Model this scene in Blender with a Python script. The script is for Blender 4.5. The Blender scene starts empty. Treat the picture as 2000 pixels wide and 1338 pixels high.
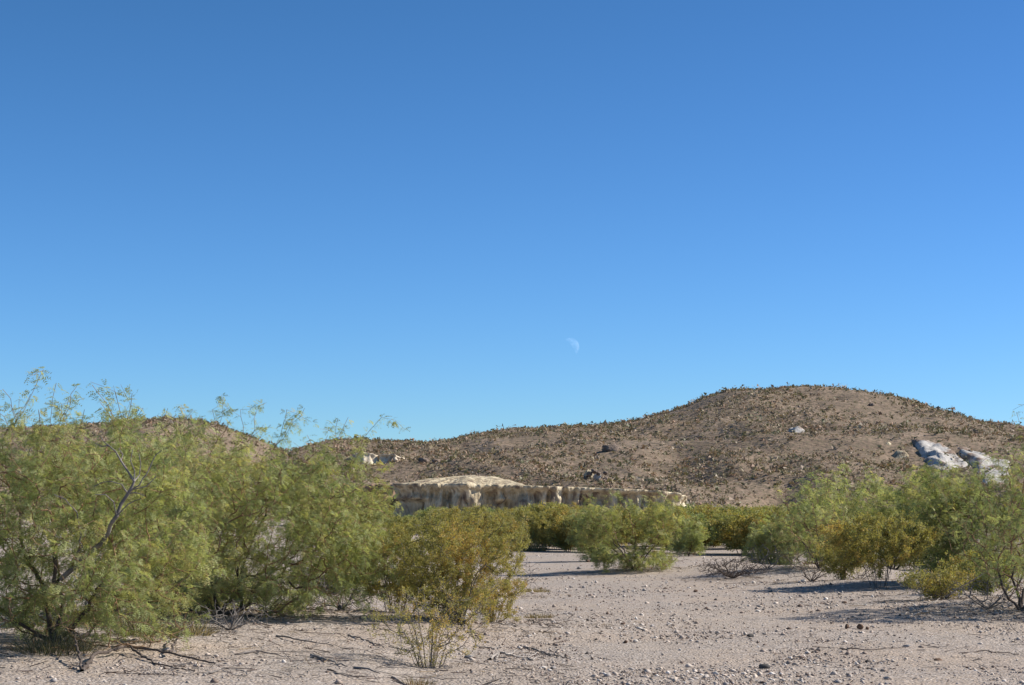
import bpy, math, random
import numpy as np
from mathutils import Vector

# ------------------------------------------------------------------ camera, sky, sun, exposure
SC = bpy.context.scene
COL = SC.collection
FPX, CX, CY, HY, CAMH = 3800.0, 1000.0, 669.0, 1000.0, 1.6
PITCH = math.atan((HY - CY) / FPX)
cam_d = bpy.data.cameras.new('camera')
cam_d.sensor_width = 36.0
cam_d.lens = 36.0 * FPX / 2000.0
cam_d.clip_start, cam_d.clip_end = 0.1, 30000.0
cam = bpy.data.objects.new('camera', cam_d)
cam.location = (0, 0, CAMH)
cam.rotation_euler = (math.pi / 2 + PITCH, 0, 0)
COL.objects.link(cam)
SC.camera = cam

SUN_EL, SUN_AZ = math.radians(37), math.radians(8)      # azimuth: from +X (right) towards +Y (away)
SUND = Vector((math.cos(SUN_EL) * math.cos(SUN_AZ), math.cos(SUN_EL) * math.sin(SUN_AZ), math.sin(SUN_EL)))
W = bpy.data.worlds.new('World')
SC.world = W
W.use_nodes = True
wn, wl = W.node_tree.nodes, W.node_tree.links
wn.clear()
sky = wn.new('ShaderNodeTexSky')
sky.sky_type = 'NISHITA'
sky.sun_disc = False
sky.sun_elevation = SUN_EL
sky.sun_rotation = math.pi / 2 - SUN_AZ
sky.altitude = 1200
sky.air_density = 1.0
sky.dust_density = 0.0
sky.ozone_density = 3.0
bg = wn.new('ShaderNodeBackground')
bg.inputs['Strength'].default_value = 0.10
wo = wn.new('ShaderNodeOutputWorld')
EXPO = 0.70
# clear dry-air blue: per-channel gain and contrast of the whole sky
sep_ = wn.new('ShaderNodeSeparateColor')
com_ = wn.new('ShaderNodeCombineColor')
wl.new(sky.outputs[0], sep_.inputs[0])
for i_, (gain_, pow_) in enumerate(((0.59, 1.38), (0.83, 1.28), (1.22, 1.60))):
    m1, m0, m2, m3 = (wn.new('ShaderNodeMath') for _ in range(4))
    m1.operation, m0.operation, m2.operation, m3.operation = 'MULTIPLY', 'MINIMUM', 'POWER', 'MULTIPLY'
    m1.inputs[1].default_value = 0.1275
    m0.inputs[1].default_value = 1.1
    m2.inputs[1].default_value = pow_
    m3.inputs[1].default_value = gain_ * 10.0 * 2 ** -EXPO
    wl.new(sep_.outputs[i_], m1.inputs[0])
    wl.new(m1.outputs[0], m0.inputs[0])
    wl.new(m0.outputs[0], m2.inputs[0])
    wl.new(m2.outputs[0], m3.inputs[0])
    wl.new(m3.outputs[0], com_.inputs[i_])
wl.new(com_.outputs[0], bg.inputs['Color'])
wl.new(bg.outputs[0], wo.inputs['Surface'])

sun_d = bpy.data.lights.new('sun', 'SUN')
sun_d.energy = 4.3
sun_d.angle = math.radians(0.53)
sun_d.color = (1.0, 0.94, 0.85)
sun = bpy.data.objects.new('sun', sun_d)
sun.rotation_euler = SUND.to_track_quat('Z', 'Y').to_euler()
sun.location = SUND * 60
COL.objects.link(sun)

SC.view_settings.view_transform = 'Standard'
SC.view_settings.look = 'None'
SC.view_settings.exposure = EXPO
SC.view_settings.gamma = 1.0
SC.view_settings.use_curve_mapping = False
SC.cycles.max_bounces = 8
SC.cycles.diffuse_bounces = 6
SC.cycles.transmission_bounces = 4
SC.cycles.transparent_max_bounces = 8

# ------------------------------------------------------------------ helpers
RNG = np.random.default_rng(7)


def ray(px, py):
    u, v = (px - CX) / FPX, (CY - py) / FPX
    c, s = math.cos(PITCH), math.sin(PITCH)
    return np.array([u, c - v * s, s + v * c])


def at(px, py, d):
    """world point at depth y=d whose place in the photograph is (px,py)"""
    r = ray(px, py)
    return np.array([0, 0, CAMH]) + r * (d / r[1])


def dist_of(py):
    return CAMH * FPX / (py - HY)


def _hash(ix, iy, seed):
    h = (ix.astype(np.int64) * 374761393 + iy.astype(np.int64) * 668265263 + seed * 1442695041) & 0xFFFFFFFF
    h = ((h ^ (h >> 13)) * 1274126177) & 0xFFFFFFFF
    return ((h ^ (h >> 16)) & 0xFFFF) / 65535.0


def vn(x, y, seed=0):
    x, y = np.asarray(x, float), np.asarray(y, float)
    ix, iy = np.floor(x), np.floor(y)
    fx, fy = x - ix, y - iy
    fx, fy = fx * fx * (3 - 2 * fx), fy * fy * (3 - 2 * fy)
    a, b = _hash(ix, iy, seed), _hash(ix + 1, iy, seed)
    c, d = _hash(ix, iy + 1, seed), _hash(ix + 1, iy + 1, seed)
    return (a * (1 - fx) + b * fx) * (1 - fy) + (c * (1 - fx) + d * fx) * fy


def fbm(x, y, seed=0, o=4):
    s, a, t = 0, 1.0, 0
    for k in range(o):
        s = s + a * vn(np.asarray(x) * 2 ** k + 17.3 * k, np.asarray(y) * 2 ** k - 9.1 * k, seed + k)
        t += a
        a *= 0.5
    return s / t * 2 - 1


def smooth(t):
    t = np.clip(t, 0, 1)
    return t * t * (3 - 2 * t)


MOUNDS = []


def gz(x, y):
    x, y = np.asarray(x, float), np.asarray(y, float)
    z = 0.07 * fbm(x / 5.0, y / 7.0, 3, 3) + 0.35 * fbm(x / 60.0, y / 60.0, 9, 2) * smooth((y - 50) / 120)
    xe = -0.35 + 0.8 * fbm(0 * x, y / 5.0, 15, 2) + 0.25 * fbm(x * .8, y * .8, 19, 2)
    z = z + 0.10 * smooth((xe - x) / 0.7) * smooth((48 - y) / 14) * smooth((y - 10) / 6)
    for mx, my, a, r in MOUNDS:
        z = z + a * np.exp(-((x - mx) ** 2 + (y - my) ** 2) / (r * r))
    return z


def gpt(px, py):
    d = dist_of(py)
    p = at(px, py, d)
    p[2] = float(gz(p[0], p[1]))
    return p


def tag(o, label=None, cat=None, group=None, kind=None):
    for k, v in (('label', label), ('category', cat), ('group', group), ('kind', kind)):
        if v:
            o[k] = v
    return o


def empty(name, loc=(0, 0, 0), rz=0.0):
    o = bpy.data.objects.new(name, None)
    o.empty_display_size = 0.2
    o.location = [float(v) for v in loc]
    o.rotation_euler = (0, 0, rz)
    COL.objects.link(o)
    return o


def mk(name, V, Fc, mat, parent=None, col=None, sm=False):
    """V (n,3); Fc (m,3) or (m,4) array, or a list of both kinds"""
    if not isinstance(Fc, list):
        Fc = [Fc]
    Fc = [np.asarray(f, np.int32) for f in Fc if len(f)]
    me = bpy.data.meshes.new(name)
    V = np.asarray(V, np.float32)
    me.vertices.add(len(V))
    me.vertices.foreach_set('co', V.ravel())
    li = np.concatenate([f.ravel() for f in Fc])
    tot = np.concatenate([np.full(len(f), f.shape[1], np.int32) for f in Fc])
    st = np.concatenate([[0], np.cumsum(tot)[:-1]]).astype(np.int32)
    me.loops.add(len(li))
    me.loops.foreach_set('vertex_index', li)
    me.polygons.add(len(tot))
    me.polygons.foreach_set('loop_start', st)
    if col is not None:
        a = me.attributes.new('Col', 'FLOAT_COLOR', 'POINT')
        c = np.ones((len(V), 4), np.float32)
        c[:, :3] = col
        a.data.foreach_set('color', c.ravel())
    me.update(calc_edges=True)
    if sm:
        me.polygons.foreach_set('use_smooth', np.ones(len(tot), bool))
    me.materials.append(mat)
    o = bpy.data.objects.new(name, me)
    COL.objects.link(o)
    if parent is not None:
        o.parent = parent
    return o


def copy_tree(o, parent=None):
    c = o.copy()
    COL.objects.link(c)
    c.parent = parent
    for ch in list(o.children):
        copy_tree(ch, c)
    return c


def unit(v):
    v = np.asarray(v, float)
    return v / (np.linalg.norm(v, axis=-1, keepdims=True) + 1e-9)


def tubes(P0, P1, R0, R1, sides=3, ext=0.0):
    P0, P1 = np.asarray(P0, float), np.asarray(P1, float)
    n = len(P0)
    if n == 0:
        return np.zeros((0, 3)), np.zeros((0, 4), int)
    d = unit(P1 - P0)
    P0 = P0 - d * (np.asarray(R0)[:, None] * ext)
    P1 = P1 + d * (np.asarray(R1)[:, None] * ext)
    ref = np.where(np.abs(d[:, 2:3]) > 0.9, np.array([[1., 0, 0]]), np.array([[0, 0, 1.]]))
    a = unit(np.cross(d, ref))
    b = np.cross(d, a)
    th = np.arange(sides) / sides * 2 * math.pi
    ring = a[:, None, :] * np.cos(th)[None, :, None] + b[:, None, :] * np.sin(th)[None, :, None]
    V = np.concatenate([P0[:, None] + ring * np.asarray(R0)[:, None, None],
                        P1[:, None] + ring * np.asarray(R1)[:, None, None]], 1).reshape(-1, 3)
    base = (np.arange(n) * 2 * sides)[:, None]
    k = np.arange(sides)
    q = np.stack([k, (k + 1) % sides, (k + 1) % sides + sides, k + sides], 1)
    F = (base[:, :, None] + q[None]).reshape(-1, 4)
    return V, F


def merge(parts):
    Vs, Fs, off = [], [], 0
    for V, F in parts:
        if len(V):
            Vs.append(V)
            Fs.append(np.asarray(F) + off)
            off += len(V)
    return np.concatenate(Vs), Fs


# ------------------------------------------------------------------ materials
def new_mat(name):
    m = bpy.data.materials.new(name)
    m.use_nodes = True
    n, l = m.node_tree.nodes, m.node_tree.links
    n.clear()
    out = n.new('ShaderNodeOutputMaterial')
    return m, n, l, out


def leaf_mat(name, trans=0.35, gain=(1, 1, 1)):
    m, n, l, out = new_mat(name)
    at_ = n.new('ShaderNodeAttribute')
    at_.attribute_name = 'Col'
    p = n.new('ShaderNodeBsdfPrincipled')
    p.inputs['Roughness'].default_value = 0.6
    p.inputs['Specular IOR Level'].default_value = 0.25
    t = n.new('ShaderNodeBsdfTranslucent')
    g = n.new('ShaderNodeMix')
    g.data_type = 'RGBA'
    g.blend_type = 'MULTIPLY'
    g.inputs[0].default_value = 1.0
    g.inputs[7].default_value = (1.07, 1.08, 0.60, 1)
    l.new(at_.outputs['Color'], g.inputs[6])
    l.new(at_.outputs['Color'], p.inputs['Base Color'])
    l.new(g.outputs[2], t.inputs['Color'])
    mx = n.new('ShaderNodeMixShader')
    mx.inputs[0].default_value = trans
    l.new(p.outputs[0], mx.inputs[1])
    l.new(t.outputs[0], mx.inputs[2])
    l.new(mx.outputs[0], out.inputs['Surface'])
    return m


def noise_mat(name, cols, scale, detail=6, rough=0.9, bump=0.0, bscale=None, stretch=(1, 1, 1), spots=None):
    """colour ramp over object-space noise"""
    m, n, l, out = new_mat(name)
    tc = n.new('ShaderNodeTexCoord')
    mp = n.new('ShaderNodeMapping')
    mp.inputs['Scale'].default_value = stretch
    l.new(tc.outputs['Object'], mp.inputs['Vector'])
    nz = n.new('ShaderNodeTexNoise')
    nz.inputs['Scale'].default_value = scale
    nz.inputs['Detail'].default_value = detail
    nz.inputs['Roughness'].default_value = 0.65
    l.new(mp.outputs[0], nz.inputs['Vector'])
    cr = n.new('ShaderNodeValToRGB')
    e = cr.color_ramp.elements
    e[0].position, e[0].color = cols[0][0], (*cols[0][1], 1)
    e[1].position, e[1].color = cols[-1][0], (*cols[-1][1], 1)
    for pos, c in cols[1:-1]:
        q = e.new(pos)
        q.color = (*c, 1)
    l.new(nz.outputs['Fac'], cr.inputs[0])
    p = n.new('ShaderNodeBsdfPrincipled')
    p.inputs['Roughness'].default_value = rough
    p.inputs['Specular IOR Level'].default_value = 0.2
    colout = cr.outputs[0]
    if spots:
        sc2, lo, hi, c2 = spots
        n2 = n.new('ShaderNodeTexNoise')
        n2.inputs['Scale'].default_value = sc2
        n2.inputs['Detail'].default_value = 5
        l.new(mp.outputs[0], n2.inputs['Vector'])
        mr = n.new('ShaderNodeMapRange')
        mr.inputs[1].default_value, mr.inputs[2].default_value = lo, hi
        l.new(n2.outputs['Fac'], mr.inputs[0])
        mix = n.new('ShaderNodeMix')
        mix.data_type = 'RGBA'
        l.new(mr.outputs[0], mix.inputs[0])
        l.new(colout, mix.inputs[6])
        mix.inputs[7].default_value = (*c2, 1)
        colout = mix.outputs[2]
    l.new(colout, p.inputs['Base Color'])
    if bump:
        n3 = n.new('ShaderNodeTexNoise')
        n3.inputs['Scale'].default_value = bscale or scale * 4
        n3.inputs['Detail'].default_value = 6
        l.new(mp.outputs[0], n3.inputs['Vector'])
        bp = n.new('ShaderNodeBump')
        bp.inputs['Strength'].default_value = 0.8
        bp.inputs['Distance'].default_value = bump
        l.new(n3.outputs['Fac'], bp.inputs['Height'])
        l.new(bp.outputs[0], p.inputs['Normal'])
    l.new(p.outputs[0], out.inputs['Surface'])
    return m


def attr_mat(name, rough=0.85):
    m, n, l, out = new_mat(name)
    a = n.new('ShaderNodeAttribute')
    a.attribute_name = 'Col'
    nz = n.new('ShaderNodeTexNoise')
    nz.inputs['Scale'].default_value = 30
    mr = n.new('ShaderNodeMapRange')
    mr.inputs[3].default_value, mr.inputs[4].default_value = 0.75, 1.25
    l.new(nz.outputs['Fac'], mr.inputs[0])
    g = n.new('ShaderNodeMix')
    g.data_type = 'RGBA'
    g.blend_type = 'MULTIPLY'
    g.inputs[0].default_value = 1
    l.new(a.outputs['Color'], g.inputs[6])
    l.new(mr.outputs[0], g.inputs[7])
    p = n.new('ShaderNodeBsdfPrincipled')
    p.inputs['Roughness'].default_value = rough
    p.inputs['Specular IOR Level'].default_value = 0.2
    l.new(g.outputs[2], p.inputs['Base Color'])
    l.new(p.outputs[0], out.inputs['Surface'])
    return m


M = {}
M['leaf'] = leaf_mat('mesquite_leaf', 0.48)
M['creo'] = leaf_mat('creosote_leaf', 0.42)
M['scrub'] = leaf_mat('hill_scrub_leaf', 0.15)
M['bark'] = noise_mat('mesquite_bark', [(0.3, (0.055, 0.042, 0.035)), (0.6, (0.12, 0.095, 0.08)), (0.8, (0.22, 0.19, 0.17))], 14, bump=0.012, bscale=40, stretch=(1, 1, .35))
M['twig'] = noise_mat('live_twig', [(0.3, (0.13, 0.085, 0.06)), (0.5, (0.27, 0.16, 0.09)), (0.75, (0.42, 0.31, 0.21))], 3)
M['stem'] = noise_mat('creosote_stem', [(0.3, (0.09, 0.08, 0.075)), (0.7, (0.22, 0.20, 0.18))], 6)
M['dead'] = noise_mat('dead_wood', [(0.3, (0.20, 0.17, 0.15)), (0.55, (0.36, 0.32, 0.28)), (0.75, (0.55, 0.50, 0.44))], 7, bump=0.004, bscale=60, stretch=(1, 1, .5))
M['brush'] = noise_mat('grey_brush', [(0.3, (0.10, 0.09, 0.08)), (0.7, (0.28, 0.25, 0.23))], 5)
M['gravel'] = attr_mat('gravel_stone')
M['grass'] = leaf_mat('dry_grass', 0.3)


def ground_mat():
    m, n, l, out = new_mat('desert_ground')
    tc = n.new('ShaderNodeTexCoord')

    def noise(s, d=5):
        q = n.new('ShaderNodeTexNoise')
        q.inputs['Scale'].default_value = s
        q.inputs['Detail'].default_value = d
        q.inputs['Roughness'].default_value = 0.65
        l.new(tc.outputs['Object'], q.inputs['Vector'])
        return q

    def rng(x, a, b, c, d):
        q = n.new('ShaderNodeMapRange')
        for i, v in enumerate((a, b, c, d)):
            q.inputs[i + 1].default_value = v
        l.new(x, q.inputs[0])
        return q.outputs[0]

    def mix(f, a, b, mode='MIX'):
        q = n.new('ShaderNodeMix')
        q.data_type = 'RGBA'
        q.blend_type = mode
        for inp, v in ((q.inputs[0], f), (q.inputs[6], a), (q.inputs[7], b)):
            if hasattr(v, 'is_linked'):
                l.new(v, inp)
            elif isinstance(v, tuple):
                inp.default_value = (*v, 1)
            else:
                inp.default_value = v
        return q.outputs[2]
    big = noise(0.35)
    c = mix(rng(big.outputs['Fac'], 0.4, 0.62, 0, 1), (0.44, 0.352, 0.275), (0.395, 0.338, 0.285))
    med = noise(2.2, 6)
    c = mix(rng(med.outputs['Fac'], 0.45, 0.7, 0, 0.6), c, (0.31, 0.26, 0.22))
    vo = n.new('ShaderNodeTexVoronoi')
    vo.inputs['Scale'].default_value = 30
    l.new(tc.outputs['Object'], vo.inputs['Vector'])
    sep = n.new('ShaderNodeSeparateColor')
    l.new(vo.outputs['Color'], sep.inputs[0])
    pebble = mix(rng(sep.outputs[0], 0.0, 1.0, 0, 1), (0.15, 0.115, 0.095), (0.60, 0.53, 0.47))
    pk = n.new('ShaderNodeMath')
    pk.operation = 'MULTIPLY'
    l.new(rng(sep.outputs[1], 0.30, 0.6, 0, 1), pk.inputs[0])
    l.new(rng(noise(0.22, 4).outputs['Fac'], 0.38, 0.62, 0.3, 0.95), pk.inputs[1])
    c = mix(pk.outputs[0], c, pebble)
    fine = noise(90, 3)
    c = mix(1.0, c, rng(fine.outputs['Fac'], 0.3, 0.7, 0.75, 1.25), 'MULTIPLY')
    p = n.new('ShaderNodeBsdfPrincipled')
    p.inputs['Roughness'].default_value = 0.95
    p.inputs['Specular IOR Level'].default_value = 0.15
    l.new(c, p.inputs['Base Color'])
    b1 = n.new('ShaderNodeBump')
    b1.inputs['Strength'].default_value = 0.9
    b1.inputs['Distance'].default_value = 0.02
    l.new(vo.outputs['Distance'], b1.inputs['Height'])
    b1.invert = True
    b2 = n.new('ShaderNodeBump')
    b2.inputs['Strength'].default_value = 0.7
    b2.inputs['Distance'].default_value = 0.06
    n9 = noise(9, 8)
    l.new(n9.outputs['Fac'], b2.inputs['Height'])
    l.new(b1.outputs[0], b2.inputs['Normal'])
    l.new(b2.outputs[0], p.inputs['Normal'])
    l.new(p.outputs[0], out.inputs['Surface'])
    return m


M['ground'] = ground_mat()
M['hill'] = noise_mat('hill_soil', [(0.30, (0.155, 0.113, 0.081)), (0.47, (0.232, 0.169, 0.121)), (0.60, (0.295, 0.218, 0.158)), (0.8, (0.40, 0.315, 0.245))],
                      0.075, 12, bump=0.9, bscale=0.5, stretch=(1, 1, 2.5), spots=(0.85, 0.44, 0.62, (0.155, 0.126, 0.082)))
M['tuff'] = noise_mat('pale_tuff', [(0.3, (0.25, 0.195, 0.125)), (0.48, (0.45, 0.375, 0.25)), (0.68, (0.72, 0.625, 0.44))], 1.1, 12, bump=0.4, bscale=2.6, stretch=(1, 1, .45),
                      spots=(0.9, 0.52, 0.66, (0.19, 0.14, 0.10)))
M['cream'] = noise_mat('cream_ledge', [(0.3, (0.45, 0.37, 0.27)), (0.7, (0.72, 0.63, 0.48))], 0.5, 10, bump=0.3, bscale=1.5)
M['white'] = noise_mat('white_tuff', [(0.3, (0.32, 0.295, 0.27)), (0.5, (0.47, 0.445, 0.41)), (0.75, (0.60, 0.565, 0.52))], 0.35, 12, bump=0.4, bscale=0.9,
                       spots=(0.22, 0.50, 0.60, (0.26, 0.19, 0.145)))
M['dark_rock_and_hollow'] = noise_mat('dark_rock_and_hollow', [(0.3, (0.11, 0.085, 0.07)), (0.7, (0.25, 0.195, 0.155))], 0.6, 8, bump=0.3, bscale=1.5)  # its dark colour also stands in for shade in the hill hollows
M['brown_rock'] = noise_mat('brown_rock', [(0.3, (0.09, 0.055, 0.035)), (0.7, (0.20, 0.13, 0.09))], 20, 6, bump=0.01, bscale=60)
M['grey_rock'] = noise_mat('grey_rock', [(0.3, (0.16, 0.15, 0.15)), (0.7, (0.36, 0.34, 0.33))], 20, 6, bump=0.01, bscale=60)
M['char_rock'] = noise_mat('charcoal_rock', [(0.3, (0.04, 0.037, 0.035)), (0.7, (0.13, 0.12, 0.11))], 20, 6, bump=0.01, bscale=60)
M['pale_rock'] = noise_mat('pale_rock', [(0.3, (0.50, 0.43, 0.36)), (0.7, (0.75, 0.70, 0.63))], 20, 6, bump=0.008, bscale=60)

# ------------------------------------------------------------------ ground
for px, py, a, r in ((120, 1285, 0.14, 2.2), (430, 1240, 0.12, 2.4), (880, 1245, 0.12, 1.6), (1250, 1118, 0.16, 2.0), (1560, 1128, 0.25, 2.2),
                     (1720, 1148, 0.15, 2.0), (1985, 1200, 0.22, 2.5), (1440, 1120, 0.24, 1.1), (1860, 1180, 0.12, 1.6), (1640, 1122, 0.2, 1.6)):
    d = dist_of(py)
    p = at(px, py, d)
    MOUNDS.append((p[0], p[1] + 0.6, a, r))


def axis_pts(segs):
    out = [np.arange(a, b, s) for a, b, s in segs]
    return np.concatenate(out + [[segs[-1][1]]])


ys = np.concatenate([[-400, -150, -60, -25, -8, 2, 8, 12, 15], np.arange(16.5, 34, 0.125), np.arange(34, 70, 0.36), np.arange(70, 130, 0.9), np.arange(130, 320, 5),
                     [330, 360, 420, 520, 700, 1000, 1600, 2600, 4500, 8000, 14000]])
xh = np.concatenate([np.arange(0, 9, 0.125), np.arange(9, 22, 0.45), np.arange(22, 60, 2), [64, 75, 95, 130, 200, 350, 600, 1000, 2000, 4500, 9000]])
xs = np.concatenate([-xh[:0:-1], xh])
X, Y = np.meshgrid(xs, ys)
Z = gz(X, Y)
near = smooth((60 - Y) / 30) * (np.abs(X) < 22)
Z = Z + near * (0.016 * fbm(X * 2.2, Y * 2.2, 21, 4) + 0.010 * fbm(X * 9, Y * 9, 31, 2))
ny, nx = X.shape
idx = np.arange(ny * nx).reshape(ny, nx)
quads = np.stack([idx[:-1, :-1], idx[:-1, 1:], idx[1:, 1:], idx[1:, :-1]], -1).reshape(-1, 4)
g = mk('ground', np.stack([X, Y, Z], -1).reshape(-1, 3), quads, M['ground'], sm=True)
tag(g, kind='structure')

# ------------------------------------------------------------------ hills
MAINPROF = [(380, 985), (480, 945), (560, 905), (600, 884), (625, 872), (650, 861), (700, 860), (760, 863), (850, 867), (890, 860), (930, 850), (1000, 842), (1060, 838), (1100, 835), (1200, 829),
            (1270, 814), (1340, 793), (1390, 770), (1440, 761), (1500, 763), (1530, 757), (1600, 755), (1660, 765), (1740, 775), (1790, 791),
            (1840, 815), (1900, 826), (1960, 836), (2050, 855), (2150, 880), (2300, 915), (2500, 960)]
LEFTPROF = [(-500, 960), (-300, 880), (-150, 850), (0, 838), (100, 834), (180, 831), (250, 823), (330, 817), (390, 821), (440, 834), (490, 853), (530, 870), (580, 889),
            (640, 910), (720, 945), (800, 990)]


class Hill:
    def __init__(s, prof, D, wf, wb, seed, amp):
        pts = [at(px, py, D) for px, py in prof]
        s.x = np.array([p[0] for p in pts])
        s.z = np.array([p[2] for p in pts])
        s.D, s.wf, s.wb, s.seed, s.amp = D, wf, wb, seed, amp

    def yr(s, x):
        return s.D + 22 * fbm(np.asarray(x) / 90.0, 0 * np.asarray(x), s.seed, 2)

    def __call__(s, x, y):
        x, y = np.asarray(x, float), np.asarray(y, float)
        yr = s.yr(x)
        xs_ = x * s.D / yr
        zr = sum(np.interp(xs_ + o, s.x, s.z) for o in (-3, 0, 3)) / 3 * yr / s.D
        t = (yr - y) / np.where(y < yr, s.wf, -s.wb)
        tt = np.clip(t, 0, 1)
        f = 0.62 * (1 - tt) + 0.38 * 0.5 * (1 + np.cos(math.pi * tt))
        env = np.clip(tt * 6, 0, 1) * np.clip((1 - tt) * 4, 0, 1)
        rid = 1 - np.abs(fbm(x / 38.0 + 0.15 * y / 38.0, y / 90.0, s.seed + 5, 3))
        z = zr * f + env * s.amp * (rid - 0.75) * 5 + env * s.amp * 0.9 * fbm(x / 11.0, y / 14.0, s.seed + 8, 3)
        z = z + 0.25 * fbm(x / 4.0, y / 4.0, s.seed + 3, 2)
        if s.seed == 11:
            gx = 57.0 + (y - 400) * 0.16 + 5 * np.sin(y / 23.0)
            z = z - 5.5 * np.exp(-((x - gx) / 4.0) ** 2) * np.clip((455 - y) / 70, 0, 1) * np.clip((y - 330) / 25, 0, 1)
        return np.where(t > 1, -1.5, z - 0.8 * smooth((tt - .85) / .15))


HM = Hill(MAINPROF, 650.0, 300.0, 260.0, 11, 1.5)
HL = Hill(LEFTPROF, 600.0, 220.0, 240.0, 41, 0.7)


def hillmesh(h, x0, x1, y0, y1, step):
    xs = np.arange(x0, x1 + .1, step)
    ys = np.concatenate([np.arange(y0, h.D + 40, step), np.arange(h.D + 40, y1, step * 5)])
    X, Y = np.meshgrid(xs, ys)
    Z = h(X, Y)
    ny, nx = X.shape
    idx = np.arange(ny * nx).reshape(ny, nx)
    q = np.stack([idx[:-1, :-1], idx[:-1, 1:], idx[1:, 1:], idx[1:, :-1]], -1).reshape(-1, 4)
    o = mk('hill', np.stack([X, Y, Z], -1).reshape(-1, 3), q, M['hill'], sm=True)
    return tag(o, kind='structure')


hillmesh(HM, -112, 262, 330, 915, 2.2)
hillmesh(HL, -250, -22, 372, 845, 2.8)


def surf(x, y):
    return np.maximum(np.maximum(HM(x, y), HL(x, y)), gz(x, y))


def hit(px, py):
    """where the photograph's ray meets the terrain beyond 300 m"""
    r = ray(px, py)
    d = np.arange(300, 700, 0.5)
    P = np.array([0, 0, CAMH])[None] + r[None] * (d / r[1])[:, None]
    below = P[:, 2] < surf(P[:, 0], P[:, 1])
    k = int(np.argmax(below)) if below.any() else len(d) - 1
    return P[k]


# ------------------------------------------------------------------ mesa-like bluffs
def bluff(name, xL, xR, y0, half, ztop, zbase, mat, mound=None, flute=1.0, ds=0.14, nw=26, seed=5, lean=0.12, expo=9.0, parent=None, alcoves=(), yaw=0.0):
    """closed fluted cliff block: wall rows round a rounded plan, then a top that closes over the spine"""
    a, xc, yc = (xR - xL) / 2, (xL + xR) / 2, y0 + half
    th = np.linspace(0, 2 * math.pi, 6001)[:-1]
    cx_, sy_ = np.cos(th), np.sin(th)
    ox = xc + a * np.sign(cx_) * np.abs(cx_) ** (2 / expo)
    oy = yc + half * np.sign(sy_) * np.abs(sy_) ** (2 / 3.0)
    seg = np.hypot(np.diff(ox, append=ox[0]), np.diff(oy, append=oy[0]))
    cum = np.concatenate([[0], np.cumsum(seg)])
    n = int(cum[-1] / ds)
    s = np.linspace(0, cum[-1], n, endpoint=False)
    ox, oy = np.interp(s, cum, np.append(ox, ox[0])), np.interp(s, cum, np.append(oy, oy[0]))
    oy = oy + yaw * (ox - xL)
    tx, ty = np.roll(ox, -1) - np.roll(ox, 1), np.roll(oy, -1) - np.roll(oy, 1)
    L = np.hypot(tx, ty) + 1e-9
    nxn, nyn = ty / L, -tx / L
    zt, zb = ztop(ox), zbase
    rows = []
    for k in range(nw):
        t = k / (nw - 1)
        big = fbm(s / (3.2 * flute), 0 * s + t * 0.8, seed, 3) * 2.1 * flute
        mid = fbm(s / (1.1 * flute), 0 * s + t * 1.2, seed + 3, 3) * 1.0 * flute
        gul = np.clip(1 - np.abs(fbm(s / (1.7 * flute), 0 * s + t * 1.1, seed + 21, 3)) * 2.2, 0, 1) ** 2 * smooth((0.97 - t) / 0.2)
        fine = (fbm(s / 0.5, 0 * s + t * (zt.mean() - zb) / 1.0, seed + 7, 3) * 0.36 + fbm(s / 4.0, 0 * s + t * (zt.mean() - zb) / 0.5, seed + 17, 3) * 0.22 - 1.25 * gul) * min(flute, 1)
        off = big + mid * (0.4 + 0.6 * (1 - t)) + fine + (1 - t) ** 2.0 * lean * (zt - zb) + (0.12 * flute if t > 0.93 else 0) - 0.25 * flute * np.exp(-((t - 0.82) / 0.1) ** 2)
        for ax_, aw_, ad_, at_ in alcoves:
            off = off - ad_ * np.exp(-(np.abs(ox - ax_) / aw_) ** 4) * (oy < yc + yaw * (ox - xL)) * smooth((at_ - t) / 0.12)
        z = zb + (zt - zb) * t + 0.10 * flute * fbm(s / 0.8, 0 * s, seed + 9, 2) * t
        rows.append(np.stack([ox + nxn * off, oy + nyn * off, z], 1))
    lip = rows[-1]
    for f in (0.97, 0.9, 0.78, 0.62, 0.45, 0.28, 0.12, 0.0):
        ycl = yc + yaw * (lip[:, 0] - xL)
        yy = ycl + (lip[:, 1] - ycl) * f
        span = a - half
        xx = np.where(np.abs(lip[:, 0] - xc) > span, xc + np.sign(lip[:, 0] - xc) * (span + (np.abs(lip[:, 0] - xc) - span) * f), lip[:, 0])
        zz = ztop(xx) + 0.30 * flute * fbm(xx / 2.6, yy / 2.0, seed + 13, 4) * (1 - f ** 3) + 0.03
        if mound is not None:
            zz = zz + mound(xx) * (1 - f ** 2.2)
        rows.append(np.stack([xx, yy, zz], 1))
    V = np.concatenate(rows)
    R = len(rows)
    idx = np.arange(R * n).reshape(R, n)
    nxt = np.roll(idx, -1, 1)
    q = np.stack([idx[:-1], nxt[:-1], nxt[1:], idx[1:]], -1).reshape(-1, 4)
    return mk(name, V, q, mat, parent=parent, sm=False)


def topfun(prof, d):
    P = [at(px, py, d) for px, py in prof]
    X = np.array([p[0] for p in P])
    Zv = np.array([p[2] for p in P])
    return lambda x: np.interp(x, X, Zv)


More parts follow.
